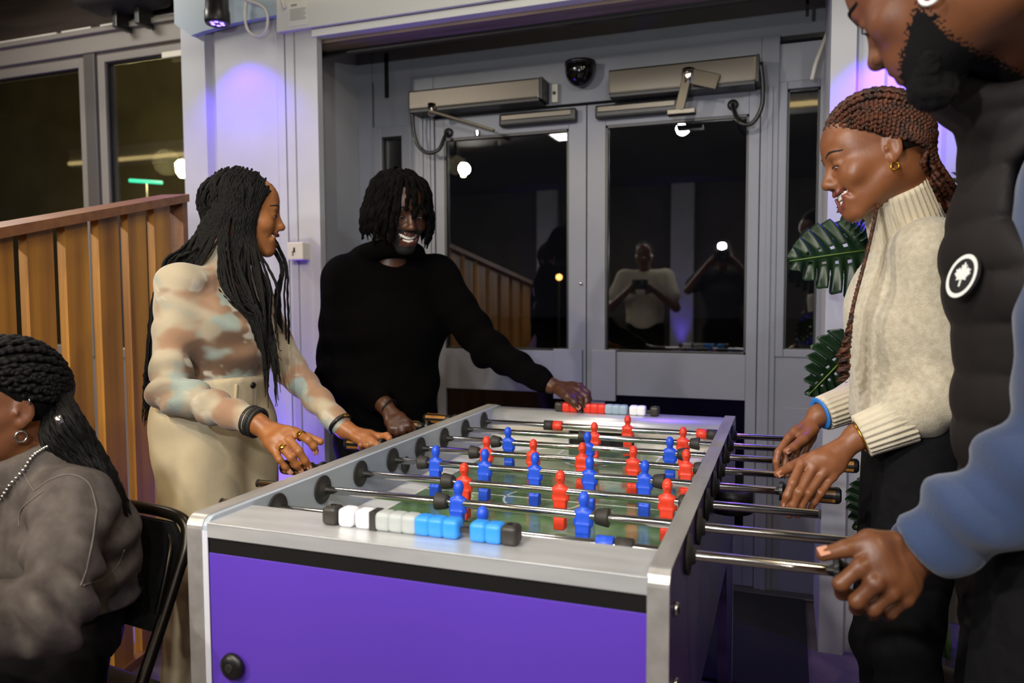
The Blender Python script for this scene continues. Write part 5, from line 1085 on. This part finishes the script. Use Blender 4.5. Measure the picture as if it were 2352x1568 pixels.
# ------------------------------------------------------------------ the man in the padded vest (right foreground)
def man_vest():
    o0 = at(2330, 900, 1.10); e = empty('person', (o0[0], o0[1], 0)); tag(e, 'bearded man in black padded vest over blue sweatshirt gripping the nearest rod', 'person', 'people at the football table')
    sk = skin_mat('dark_brown_skin', '#6f4428', '#593320'); lip = mat('lips_mauve', '#5e332e', .4); brow = mat('black_hair_short', '#0c0908', .85, bump=(700, .8), spec=.2)
    Lf = np.array([-.985, .17, 0]); vw = np.array([.17, .985, 0]); fh = math.cos(.42)*Lf+math.sin(.42)*vw; p_ = .56
    H = Head(at(2160, -42, 1.01), math.cos(p_)*fh-math.sin(p_)*np.array([0, 0, 1]), math.sin(p_)*fh+math.cos(p_)*np.array([0, 0, 1]), 1.07)
    J = dict(hd=H.o, nek=at(2352, 150, 1.15), sL=at(2500, 420, 1.02), sR=at(2395, 400, 1.36), che=at(2420, 600, 1.17), wai=at(2425, 950, 1.17), pel=at(2430, 1200, 1.17), hL=at(2450, 1230, 1.08), hR=at(2400, 1230, 1.26),
             eL=at(2470, 1020, .98), wL=at(2118, 1258, 1.075), eR=at(2400, 1130, 1.38), wR=at(2105, 1245, 1.25), b=1.05)
    for s, dx in (('L', 0), ('R', .0)): h = J['h'+s]; J['k'+s] = np.array([h[0]-.05, h[1], .50]); J['a'+s] = np.array([h[0]+.03, h[1]+.02, .09])
    F = body_field(dict(J, b=J['b']*.88)); fb = region(F, [v for k, v in J.items() if k not in ('b', 'hd')], .15, .016)
    Fh = Field(); H.build(Fh, smile=0., lids=.1); Fh.u(rcone(H.w((0, -.035, -.05)), J['nek'], .060, .070), .03)
    V, Q = region(Fh, [H.o, J['nek']], .16, .0036); L = H.loc(V[Q].mean(1)); mi = np.zeros(len(Q), int)
    mi[(np.abs(L[:, 0]) < .024) & (L[:, 1] > .083) & (L[:, 2] < -.046) & (L[:, 2] > -.082)] = 1
    nz = np.random.RandomState(3).uniform(-1, 1, len(L))*.006; jl = -.030-.9*np.maximum(L[:, 1], 0)*.62       # stubble line along the jaw, fading at its edge
    mi[(L[:, 2] < jl+nz) & (L[:, 2] > -.122+nz) & (L[:, 1] > .014+nz) & ((np.abs(L[:, 0]) > .027+nz*.5) | (L[:, 2] < -.084))] = 2
    mi[(np.abs(L[:, 0]) < .028) & (L[:, 1] > .08) & (np.abs(L[:, 2]+.0435) < .0045+nz*.4)] = 2
    Fn = Field(); wr = J['wL']
    ch = hand(Fn, wr, [at(1974, 1303, 1.030), at(2010, 1340, 1.020), at(2046, 1362, 1.025), at(2080, 1375, 1.035)], [at(1962, 1366, 1.085), at(1985, 1390, 1.09), at(2018, 1396, 1.09), at(2050, 1398, 1.09)],
              [at(2050, 1245, 1.06), at(1995, 1240, 1.055), at(1940, 1260, 1.05), at(1890, 1273, 1.05)], 1.10,
              mids=[(at(1930, 1340, 1.035), at(1934, 1362, 1.06)), (at(1968, 1380, 1.03), at(1968, 1396, 1.065)), (at(2006, 1398, 1.035), at(2004, 1408, 1.07)), (at(2046, 1406, 1.045), at(2042, 1412, 1.075))])
    Fn.u(rcone(wr, at(2160, 1240, 1.07), .030, .033), .02).u(ell(at(2010, 1275, 1.045), (.02, .02, .026)), .02)
    Vn, Qn = region(Fn, [wr, at(2160, 1240, 1.07)]+[p for c in ch for p in c], .04, .0023)
    join_parts('body', [(*fb, 0), (V, Q, mi), (Vn, Qn, 0)], [sk, lip, brow], e); nails(ch, [-_f]*4+[-_f*.6+_u*.8], e, 1.15, which=(4,)); H.eyes(e, (0, .7, -.7)); lash(H, e, brow); brows(H, Fh, e, brow, .0042)
    # chin beard, hair
    k = H.s; F = Field(); F.u(ell(H.w((0, .074, -.108)), np.array((.030, .029, .027))*k, H.R), .012)
    for x in (-1, 1): F.u(rcone(H.w((x*.040, .046, -.090)), H.w((x*.018, .072, -.104)), .0125*k, .020*k), .012)
    F.sub(ell(H.w((0, .105, -.066)), np.array((.034, .036, .0245))*k, H.R), .006); F.disp(lambda P: .0022*wav(P, (900, 870, 930))/3+.0015*wav(P, (410, 390, 450), 1.)/3, .004)
    V, Q = region(F, [H.w((0, .05, -.09))], .10, .0034, 0); link('beard', np_mesh('beard', V, Q), brow, e)
    hair_cap(H, brow, e, .004, (.108, -.03), .006, -.03)
    torus_obj('earring', H.w((-.083, -.000, -.050)), H.R[:, 0], .0115, .0030, mat('white_hoop', '#e8e4dc', .3), e)
    # sweatshirt
    blue = mat('slate_blue_fleece', '#33415f', .85, bump=(300, .25), var=(5, '#2a3550', .4, .7), sheen=.3, spec=.2); sd = J['sR']-J['sL']; F = Field()
    F.u(ecap(J['wai'], J['che'], .10, .118, sd, 1.4), .04).u(rcone(J['sL'], J['sR'], .066, .066), .05).u(rcone(J['sL'], J['eL'], .076, .072), .04).u(rcone(J['eL'], at(2230, 1185, 1.04), .074, .062), .03).u(ccone(at(2245, 1180, 1.038), at(2112, 1258, 1.074), .062, .050, .010), .012)
    F.u(rcone(J['sR'], J['eR'], .07, .062), .04).u(rcone(J['eR'], J['wR'], .06, .042), .03)
    F.disp(folds(at(2260, 1150, 1.03), J['wL']-J['eL'], .13, .011, 70), .011).disp(folds(J['eL'], J['wL']-J['sL'], .14, .008, 60), .008).disp(folds((J['sL']+J['eL'])/2, (0, 0, 1), .16, .006, 50), .006)
    V, Q = region(F, [J['wai'], J['sL'], J['sR'], J['eL'], J['eR'], J['wR'], at(2150, 1243, 1.066)], .12, .0075); link('sweatshirt', np_mesh('sweatshirt', V, Q), blue, e)
    # vest: padded in horizontal baffles
    vm = mat('black_nylon_padding', '#1a1513', .75, bump=(45, .2), spec=.25); F = Field(); hem = at(2430, 1400, 1.17)
    F.u(ecap(hem, J['wai'], .135, .128, sd, 1.42), .04).u(ecap(J['wai'], J['che'], .128, .142, sd, 1.42), .05).u(ecap(J['che'], J['che']*.35+J['nek']*.65, .138, .10, sd, 1.45), .06).u(rcone(J['sL']*.8+J['sR']*.2, J['sR']*.8+J['sL']*.2, .088, .088), .05)
    ax = _n(H.w((0, -.04, -.06))-J['nek']); P, _ = ring(J['nek']+ax*.085, ax, .088, .03, 16, 1.05, sd)
    for a, b in zip(P[:-1], P[1:]): F.u(rcone(a, b, .034, .034), .03).u(rcone(a-ax*.05, b-ax*.05, .036, .036), .03)
    F.sub(rcone(J['nek']+ax*.02, J['nek']+ax*.3, .066, .078), .02)
    F.sub(rcone(J['sL']+(J['sL']-J['sR'])*.3, J['sL']-(J['sL']-J['sR'])*.02, .12, .085), .02)
    F.disp(lambda P: .010*np.abs(np.sin((P[:, 2]+.05*P[:, 1])*math.pi/.075))**.4-.006, .011).disp(lambda P: .0012*wav(P, (70, 75, 40))/2, .004)
    V, Q = region(F, [hem, J['sL'], J['sR'], J['nek'], J['che']], .19, .0075); link('vest', np_mesh('vest', V, Q), vm, e)
    # round badge with a maple leaf
    p, n = surf_on(F, 2230, 640); s = _n(np.cross((0, 0, 1), n)); t = np.cross(n, s); p = p+n*.0125
    Mb = Matrix(((s[0], t[0], n[0], p[0]), (s[1], t[1], n[1], p[1]), (s[2], t[2], n[2], p[2]), (0, 0, 0, 1))); rr = .034
    def disc(r0, r1, z, nseg=48):
        v = []; f = []
        for i in range(nseg): a = 2*math.pi*i/nseg; v += [tuple(Mb @ Vector((r0*math.cos(a), r0*math.sin(a), z))), tuple(Mb @ Vector((r1*math.cos(a), r1*math.sin(a), z)))]
        for i in range(nseg): j = (i+1) % nseg; f.append((2*i, 2*i+1, 2*j+1, 2*j))
        return v, f
    thr = mat('white_thread', '#d9d6d0', .8)
    bd = MB().lathe([(0, rr), (.003, rr), (.0035, rr*.95)], p-n*.002, p+n*.01, 40).build('badge', mat('badge_black', '#120f0f', .7), e)
    v, f = disc(rr*.78, rr*.97, .0026); MB().add(v, f).build('badge_ring', thr, e)
    half = [(0, 1.0), (.12, .72), (.28, .82), (.25, .42), (.48, .62), (.55, .50), (.82, .48), (.70, .30), (.88, .18), (.48, -.12), (.54, -.30), (.08, -.24), (.06, -.75)]
    poly = [(x*.62*rr*.95, y*.62*rr) for x, y in half]+[(-x*.62*rr*.95, y*.62*rr) for x, y in half[::-1]]; MB().prism(poly, .0015, .0026, M=Mb).build('badge_leaf', thr, e)
    # trousers
    F = Field(); F.u(ecap(J['pel'], at(2428, 1120, 1.17), .122, .11, sd, 1.35), .03)
    for s_ in 'LR': F.u(rcone(J['h'+s_], J['k'+s_], .105, .08), .03).u(rcone(J['k'+s_], J['a'+s_], .078, .062), .02)
    V, Q = region(F, [J['pel'], J['kL'], J['kR'], J['aL'], J['aR']], .14, .014); link('trousers', np_mesh('trousers', V, Q), M_jeans, e)
    for s_ in 'LR': shoe(J, s_, (-1, .3, 0), M_blackshoe, e)
    return e
man_vest()
# ------------------------------------------------------------------ seated woman in denim jacket and her folding chair (left foreground)
CH_O = np.array([-.83, -.135, 0.]); CH_F = _n((-.12, -.993, 0)); CH_L = np.array([-CH_F[1], CH_F[0], 0])
def ch(f, l, z): return CH_O+CH_F*f+CH_L*l+np.array([0, 0, z])
def folding_chair():
    e = empty('folding_chair', CH_O); m = mat('dark_bronze_steel', '#332d26', .32, .85); seatm = mat('black_vinyl', '#0c0b0b', .55)
    # back frame: inverted U running down into the front legs
    P = [ch(.24, -.215, .0), ch(-.06, -.215, .44), ch(-.165, -.215, .66), ch(-.20, -.21, .735), ch(-.212, -.17, .775), ch(-.212, .0, .78), ch(-.212, .17, .775), ch(-.20, .21, .735), ch(-.165, .215, .66), ch(-.06, .215, .44), ch(.24, .215, .0)]
    sp = [P[0], P[1]]+list(spline(P[1:10], 60))[1:-1]+[P[9], P[10]]; MB().tube(sp, .0125, 12).build('back_frame', m, e, True)
    Pi = [ch(-.135, -.185, .57), ch(-.17, -.185, .68), ch(-.195, -.165, .735), ch(-.203, -.12, .752), ch(-.203, .12, .752), ch(-.195, .165, .735), ch(-.17, .185, .68), ch(-.135, .185, .57)]
    MB().tube(spline(Pi, 50), .006, 10).build('inner_bead', m, e, True)
    v = []; f = []; n = 9
    for j in range(n):
        t = j/(n-1); b = -.128-.078*math.sin(t*1.57)**.8*1.0; z = .57+.195*t; w = .20*(1-.0*t) if t < .8 else .20-.03*(t-.8)/.2
        for o in (0, .012): v += [ch(b+o, -w, z), ch(b+o, w, z)]
    for j in range(n-1):
        a = 4*j; f += [(a, a+1, a+5, a+4), (a+6, a+7, a+3, a+2), (a, a+4, a+6, a+2), (a+1, a+3, a+7, a+5)]
    f += [(0, 2, 3, 1), (4*n-4, 4*n-3, 4*n-1, 4*n-2)]; MB().add(v, f).build('backrest', seatm, e)
    MB().lathe([(0, .006), (.004, .004)], ch(-.185, .20, .69)-CH_F*.0, ch(-.25, .20, .69), 12).build('rivet', M_chrome, e, True)
    for s in (-1, 1): MB().tube([ch(.16, s*.19, .43), ch(.02, s*.19, .25), ch(-.26, s*.19, 0)], .011, 10).build('rear_leg', m, e, True)
    Ms = Matrix(((CH_L[0], CH_F[0], 0, CH_O[0]), (CH_L[1], CH_F[1], 0, CH_O[1]), (0, 0, 1, 0), (0, 0, 0, 1)))
    MB().box(-.19, .19, -.15, .22, .425, .45, bev=.012, M=Ms).build('seat', seatm, e); MB().tube([ch(-.2, -.19, .08), ch(-.2, .19, .08)], .008, 8).build('stretcher', m, e, True)
    return tag(e, 'black folding chair with rounded steel back under the seated woman', 'chair')
folding_chair()
def denim_mat():
    m = mat('grey_denim', '#463f3c', .85, bump=(520, .35), var=(26, '#5c5550', .38, .72), spec=.2); return m
def woman_denim():
    e = empty('person', (CH_O[0], CH_O[1], 0)); tag(e, 'woman in grey denim jacket with black braids sitting on the folding chair', 'person', 'people at the football table')
    sk = skin_mat('brown_skin_seated', '#7a4c30', '#643c26'); H = Head(at(2, 940, 1.44), (-.30, -.95, -.10), (-.03, -.10, 1), .98); m = denim_mat()
    J = dict(hd=H.o, nek=at(75, 1072, 1.47), sL=at(172, 1160, 1.36), sR=at(40, 1110, 1.60), che=at(150, 1235, 1.49), wai=at(140, 1390, 1.51), pel=ch(-.02, 0, .52), hL=ch(.02, .09, .53), hR=ch(.02, -.09, .53),
             eL=at(105, 1415, 1.22), wL=at(-70, 1440, 1.16), eR=at(-60, 1380, 1.6), wR=at(-160, 1400, 1.45), kL=ch(.44, .10, .53), kR=ch(.44, -.10, .53), aL=ch(.40, .10, .09), aR=ch(.40, -.10, .09), b=.95)
    F = body_field(dict(J, b=J['b']*.88)); fb = region(F, [v for k, v in J.items() if k not in ('b', 'hd')], .15, .014)
    Fh = Field(); H.build(Fh, smile=0.); Fh.u(rcone(H.w((0, -.03, -.05)), J['nek'], .050, .056), .03); V, Q = region(Fh, [H.o, J['nek']], .15, .0036)
    Fn = Field(); wl = J['wL']; fx = _n(J['wL']-J['eL']); sx_ = _n(np.cross(fx, (0, 0, 1))); kn = [wl+fx*.09+sx_*(.03-.02*i) for i in range(4)]
    c = hand(Fn, wl, kn, [k+fx*.06-np.array([0, 0, .03]) for k in kn], [wl+fx*.02+sx_*.03, wl+fx*.05+sx_*.045, wl+fx*.08+sx_*.05, wl+fx*.1+sx_*.045], 1.0); Vn, Qn = region(Fn, [wl]+[p for q in c for p in q], .04, .004)
    join_parts('body', [(*fb, 0), (V, Q, 0), (Vn, Qn, 0)], [sk], e)
    sd = J['sR']-J['sL']; F = Field(); hem = at(175, 1362, 1.51)
    F.u(ecap(hem, J['che'], .116, .118, sd, 1.35), .04); F.sub(rbox(hem-np.array([0, 0, .2]), (.45, .45, .2), .008, None), .008)
    F.u(ecap(J['che'], J['che']*.35+J['nek']*.65, .114, .074, sd, 1.5), .05).u(rcone(J['sL'], J['sR'], .056, .056), .05)
    F.u(rcone(J['sL'], J['eL'], .064, .060), .035).u(rcone(J['eL'], J['wL']+(J['eL']-J['wL'])*.12, .060, .046), .025).u(rcone(J['sR'], J['eR'], .068, .06), .035).u(rcone(J['eR'], J['wR'], .06, .045), .025)
    P, _ = ring(J['nek']+np.array([-.005, -.01, .02]), _n(H.o-J['nek']), .066, .02, 14, 1.15, sd)
    for a, b in zip(P[:-1], P[1:]): F.u(rcone(a, b, .019, .019), .012).u(rcone(a-_n(H.o-J['nek'])*.022, b-_n(H.o-J['nek'])*.022, .023, .023), .012)
    F.sub(rcone(J['nek'], J['nek']+_n(H.o-J['nek'])*.2, .054, .06), .012); F.sub(rbox(hem-np.array([0, 0, .2]), (.4, .4, .2-.028), .01, None), .006) if False else None
    F.disp(folds(J['eL'], J['wL']-J['sL'], .13, .012, 95), .012).disp(folds((J['sL']+J['eL'])/2, J['eL']-J['sL'], .12, .008, 88, .7), .008).disp(folds(J['sL'], (.6, -.2, .8), .09, .005, 70), .005).disp(folds(at(230, 1260, 1.4), (.2, 0, 1), .13, .006, 85, .4), .006).disp(folds((J['eL']*.4+J['wL']*.6), J['wL']-J['eL'], .12, .009, 92, .2), .009)
    V, Q = region(F, [J['sL'], J['sR'], J['eL'], J['eR'], J['wL'], J['wR'], hem, J['nek']+np.array([0, 0, .05])], .14, .006); link('jacket', np_mesh('jacket', V, Q), m, e)
    Fj_cache.append(F)
    # raised seams traced over the jacket
    sm = mat('denim_seam', '#5f5853', .85, bump=(500, .3))
    for i, pts in enumerate(([(78, 1128), (120, 1100), (165, 1090), (205, 1112), (222, 1170)], [(48, 1072), (62, 1100), (80, 1128)], [(222, 1170), (212, 1240), (200, 1300), (185, 1345)], [(100, 1128), (50, 1170), (44, 1210)], [(190, 1345), (235, 1330), (268, 1300), (285, 1262)])):
        q = []
        for px, py in spline([(a, b, 0) for a, b in pts], 26)[:, :2]:
            p, n = surf_on(F, px, py); q.append(p+n*.0008)
        MB().tube(np.array(q), .0015, 6).build('seam', sm, e, True)
    MB().add(*tube_data([ch(0, 0, .46), ch(-.03, 0, .60), at(150, 1400, 1.51), at(150, 1330, 1.50)], [.115, .112, .105, .10], 20, True, 1.35, CH_L)).build('shirt', mat('black_shirt', '#0d0c0c', .85), e, True)
    F = Field(); F.u(ecap(J['pel']-np.array([0, 0, 0]), J['pel']+np.array([0, 0, .06]), .115, .11, sd, 1.4), .03)
    for s in 'LR': F.u(rcone(J['h'+s], J['k'+s], .092, .072), .03).u(rcone(J['k'+s], J['a'+s], .07, .058), .02)
    F.sub(rbox(ch(.05, 0, .40), (.35, .35, .051), .002), .004) if False else None
    V, Q = region(F, [J['pel'], J['kL'], J['kR'], J['aL'], J['aR']], .15, .012); link('trousers', np_mesh('trousers', V, Q), M_jeans, e)
    for s in 'LR': shoe(J, s, CH_F, M_blackshoe, e)
    hair_cap(H, M_braidblack, e, .005, (.085, -.03), .005, -.03); rng = random.Random(21); paths = []; rad = []; G = np.array([.02, -.122, .0])
    for i in range(56):
        a = math.radians(-115+230*i/55); ca = math.cos(a); h0 = np.array([.088*math.sin(a), -.008+.086*ca, .03+.06*max(0, ca)**.8-.03*max(0, -ca)]); row = i % 3; h0 = h0*(1-.14*row)+np.array([0, 0, .02*row]); en = G+np.array([h0[0]*.4, 0, (h0[2]-.03)*.5]); pts = []
        for t in np.linspace(0, 1, 9):
            q = h0*(1-t)+en*t+np.array([h0[0]*.5, 0, .05*max(0, ca)])*math.sin(math.pi*t)*.8; pts.append(H.w(scalp(H, q, (.089, .114, .106))))
        u = rng.uniform(-1, 1); w = rng.uniform(-1, 1)
        pts += [at(132+40*u, 965-34*u, 1.44+.03*w), at(186+38*u, 1045-28*u, 1.45+.03*w), at(238+34*u, 1128-20*u, 1.46+.03*w), at(280+24*u, 1208, 1.48+.025*w), at(303+14*u, 1300, 1.50+.02*w), at(322+16*u, 1385+30*w, 1.52+.02*w)]
        paths.append(spline(pts, 110)); rad.append(rng.uniform(.0042, .0052))
    strands('braids', paths, rad, M_braidblack, e, 6, .14, 420.)
    MB().lathe([(0, .006), (.016, .006)], at(131, 955, 1.345), at(139, 972, 1.345), 10).build('hair_cuff', M_silver, e, True)
    torus_obj('earring', H.w((-.082, .0, -.045)), H.R[:, 0], .010, .0018, M_silver, e); torus_obj('ear_cuff', H.w((-.086, -.02, .02)), H.R[:, 1], .006, .0014, M_silver, e)
    q = []
    for px, py in spline([(112, 1026, 0), (95, 1035, 0), (75, 1050, 0), (50, 1085, 0), (20, 1120, 0), (0, 1150, 0)], 22)[:, :2]:
        p, n = surf_on(F if False else Fj_cache[0], px, py) if Fj_cache else (at(px, py, 1.38), np.zeros(3)); q.append(p+n*.004)
    mb = MB()
    for p in q: 
        bm = bmesh.new(); bmesh.ops.create_icosphere(bm, subdivisions=1, radius=.004); bm.transform(Matrix.Translation(p)); mb.bm(bm)
    o = mb.build('ball_chain', M_silver, e, True); o['kind'] = 'stuff'
    return e
Fj_cache = []
woman_denim()

# ------------------------------------------------------------------ monstera behind the woman in the sweater
M_leaf = mat('monstera_leaf', '#152b18', .38, bump=(25, .15), var=(9, '#1f3a20', .4, .7), spec=.5); M_rib = mat('leaf_rib', '#6c8a3c', .5); M_stem = mat('leaf_stem', '#3c5a2c', .5)
def leaf(base, tip, nrm, width, parent, seed=0, lobes=7):
    base = np.array(base); tip = np.array(tip); L_ = np.linalg.norm(tip-base); a = (tip-base)/L_; n = _n(np.array(nrm)-a*(np.array(nrm)@a)); s = np.cross(n, a); rng = random.Random(seed); nu, nv = 96, 12
    v = []; idx = {}; f = []
    wf = lambda u: width*(math.sin(math.pi*min(1, (u+.06)/1.06)**.62))**.8
    for sg in (-1, 1):
        ph = rng.uniform(0, .5)
        for i in range(nu+1):
            for j in range(nv+1):
                u = i/nu; t = j/nv; w = wf(u)*t; x = u*L_+.26*w*(1-.5*u)-.10*L_*t*(1-u)**3*1.6; lob = u*lobes+ph-(t*.25); fr_ = lob-math.floor(lob); edge = min(fr_, 1-fr_)
                w2 = w*(1-.12*(t**3)*(1-min(1, edge*4))); z = -.22*w2*t+.012*math.sin(lob*6.28)*t
                idx[sg, i, j] = len(v); v.append(base+a*x+s*sg*w2+n*z)
        for i in range(nu):
            for j in range(nv):
                u = (i+.5)/nu; t = (j+.5)/nv; lob = u*lobes+ph-(t*.25); fr_ = lob-math.floor(lob); edge = min(fr_, 1-fr_)
                if t > .38 and .12 < u < .93 and edge < .05+.16*(t-.38): continue
                if .14 < t < .26 and .25 < u < .8 and abs(fr_-.5) < .13: continue
                q = (idx[sg, i, j], idx[sg, i+1, j], idx[sg, i+1, j+1], idx[sg, i, j+1]); f.append(q if sg > 0 else q[::-1])
    lf = MB().add(v, f).build('leaf', M_leaf, parent, True); md = lf.modifiers.new('thickness', 'SOLIDIFY'); md.thickness = .0012
    MB().tube([base+n*.001, (base+tip)/2+n*.002, tip-a*.02*L_], [.003, .0022, .0008], 6).build('midrib', M_rib, lf, True)
PL = empty('monstera_plant', (1.02, 1.12, 0))
pot = [(0, .10), (.02, .125), (.26, .155), (.28, .158), (.28, .146), (.25, .14)]
MB().lathe(pot, (1.02, 1.12, 0), (1.02, 1.12, .3), 32).build('pot', mat('dark_pot', '#2a2624', .6), PL, True); MB().lathe([(0, .138), (.002, .138)], (1.02, 1.12, .245), (1.02, 1.12, .3), 24).build('soil', mat('potting_soil', '#1c140e', .95, bump=(60, .8)), PL)
for i, (b, t, nr, w) in enumerate(((at(2012, 572, 2.05), at(1806, 600, 2.02), -_f+_u*.35, .115), (at(1962, 796, 2.05), at(1856, 908, 2.0), -_f+_r*.3-_u*.1, .085), (at(2015, 520, 2.05), at(1925, 470, 2.05), -_f*.5+_u*.7, .08), (at(2215, 470, 2.1), at(2232, 370, 2.1), -_f, .06), (at(2030, 1120, 2.05), at(1965, 1215, 2.0), -_f+_u*.2, .07), (at(2120, 640, 2.1), at(2250, 560, 2.15), -_f+_u*.4, .1))):
    leaf(b, t, nr, w, PL, i)
    b = np.array(b); c = np.array([1.02+.03*math.cos(i*2), 1.12+.03*math.sin(i*2), .25]); MB().tube(spline([c, c*.55+b*.45+np.array([.03, .03, .08]), b], 20), .0055, 8).build('leaf_stalk', M_stem, PL, True)
tag(PL, 'monstera plant with split dark green leaves behind the sweater woman', 'plant')
# ------------------------------------------------------------------ two photographers standing beside the camera, seen in the door glass
def photographer(x, y, shirt, label, up):
    e = empty('person', (x, y, 0)); tag(e, label, 'person', 'photographers reflected in the door glass'); o = np.array([x, y, 0.]); sk = skin_mat('brown_skin_photographer', '#6d452c', '#5a3722')
    H = Head(o+np.array([0, .05, 1.60]), (.1, 1, -.1), (0, .1, 1), 1.0); V3 = lambda a, b, c: o+np.array([a, b, c])
    ez, wz = (1.28, 1.52) if up else (1.12, 1.28)
    J = dict(hd=H.o, nek=V3(0, 0, 1.44), sL=V3(-.19, 0, 1.40), sR=V3(.19, 0, 1.40), che=V3(0, 0, 1.24), wai=V3(0, 0, 1.06), pel=V3(0, 0, .94), hL=V3(-.09, 0, .92), hR=V3(.09, 0, .92), eL=V3(-.30, .10, ez), eR=V3(.30, .10, ez), wL=V3(-.10, .25, wz), wR=V3(.12, .25, wz),
             kL=V3(-.10, .02, .50), kR=V3(.10, .02, .50), aL=V3(-.10, -.02, .09), aR=V3(.10, -.02, .09), b=1.0)
    F = body_field(J); H.build(F, smile=0.); 
    for s, sx in (('L', -1), ('R', 1)):
        w = J['w'+s]; hand(F, w, [w+np.array([-sx*.03, .06-.015*i, .04-.02*i]) for i in range(4)], [w+np.array([-sx*.07, .07-.015*i, .02-.02*i]) for i in range(4)], [w+np.array([-sx*.01, .01, .02]), w+np.array([-sx*.02, .03, .04]), w+np.array([-sx*.04, .05, .05]), w+np.array([-sx*.055, .06, .05])], 1.0)
    V, Q = region(F, list(v for k, v in J.items() if k != 'b')+[H.w((0, 0, .12))], .1, .009); link('body', np_mesh('body', V, Q), sk, e)
    F = Field(); sd = (1, 0, 0); F.u(ecap(V3(0, 0, .97), J['che'], .118, .122, sd, 1.45), .04).u(ecap(J['che'], V3(0, 0, 1.37), .12, .08, sd, 1.6), .05).u(rcone(J['sL'], J['sR'], .07, .07), .05)
    for s in 'LR': F.u(rcone(J['s'+s], J['s'+s]*.4+J['e'+s]*.6, .075, .078), .03)
    V, Q = region(F, [J['sL'], J['sR'], V3(0, 0, .97), J['che'], J['eL'], J['eR']], .14, .012); link('t_shirt', np_mesh('t_shirt', V, Q), shirt, e)
    F = Field(); F.u(ecap(J['pel'], V3(0, 0, 1.0), .112, .11, sd, 1.4), .03)
    for s in 'LR': F.u(rcone(J['h'+s], J['k'+s], .10, .075), .03).u(rcone(J['k'+s], J['a'+s], .073, .06), .02)
    V, Q = region(F, [J['pel'], J['kL'], J['aL'], J['aR'], J['kR']], .13, .014); link('trousers', np_mesh('trousers', V, Q), M_jeans, e)
    for s in 'LR': shoe(J, s, (0, 1, 0), M_blackshoe, e)
    hair_cap(H, M_braidblack, e, .006, (.112, -.03), .008, -.03)
    c = (J['wL']+J['wR'])/2+np.array([0, .05, .05]); cm = empty('hand_camera', c); MB().box(c[0]-.07, c[0]+.07, c[1]-.03, c[1]+.03, c[2]-.045, c[2]+.045, bev=.012).build('camera_body', M_black, cm); MB().lathe([(0, .035), (.07, .037), (.072, .03), (.05, .028)], c+np.array([0, .03, 0]), c+np.array([0, .2, 0]), 24).build('lens', M_black, cm, True)
    if up:
        MB().box(c[0]-.04, c[0]+.04, c[1]-.012, c[1]+.012, c[2]+.062, c[2]+.112, bev=.004).build('led_housing', M_black, cm); MB().box(c[0]-.035, c[0]+.035, c[1]+.012, c[1]+.014, c[2]+.066, c[2]+.108).build('led_panel', emis('led_panel_glow', '#f4f6ff', 25), cm); MB().box(c[0]-.008, c[0]+.008, c[1]-.008, c[1]+.008, c[2]+.044, c[2]+.064).build('hot_shoe', M_black, cm)
        lamp('SPOT', 'camera_led_light', c+np.array([0, .03, .087]), c+np.array([-.15, 3.2, .25]), 75, (.93, .96, 1.0), .03, math.radians(100), .6)
    tag(cm, 'black camera in the hands of the photographer in '+('dark' if up else 'white')+' t-shirt', 'camera')
    return e
photographer(-.66, -1.62, mat('white_cotton', '#cfc8ba', .85), 'photographer in white t-shirt reflected in the right door glass', False)
photographer(.03, -1.75, mat('black_cotton', '#141312', .85), 'photographer in dark t-shirt raising a camera, reflected in the door glass', True)
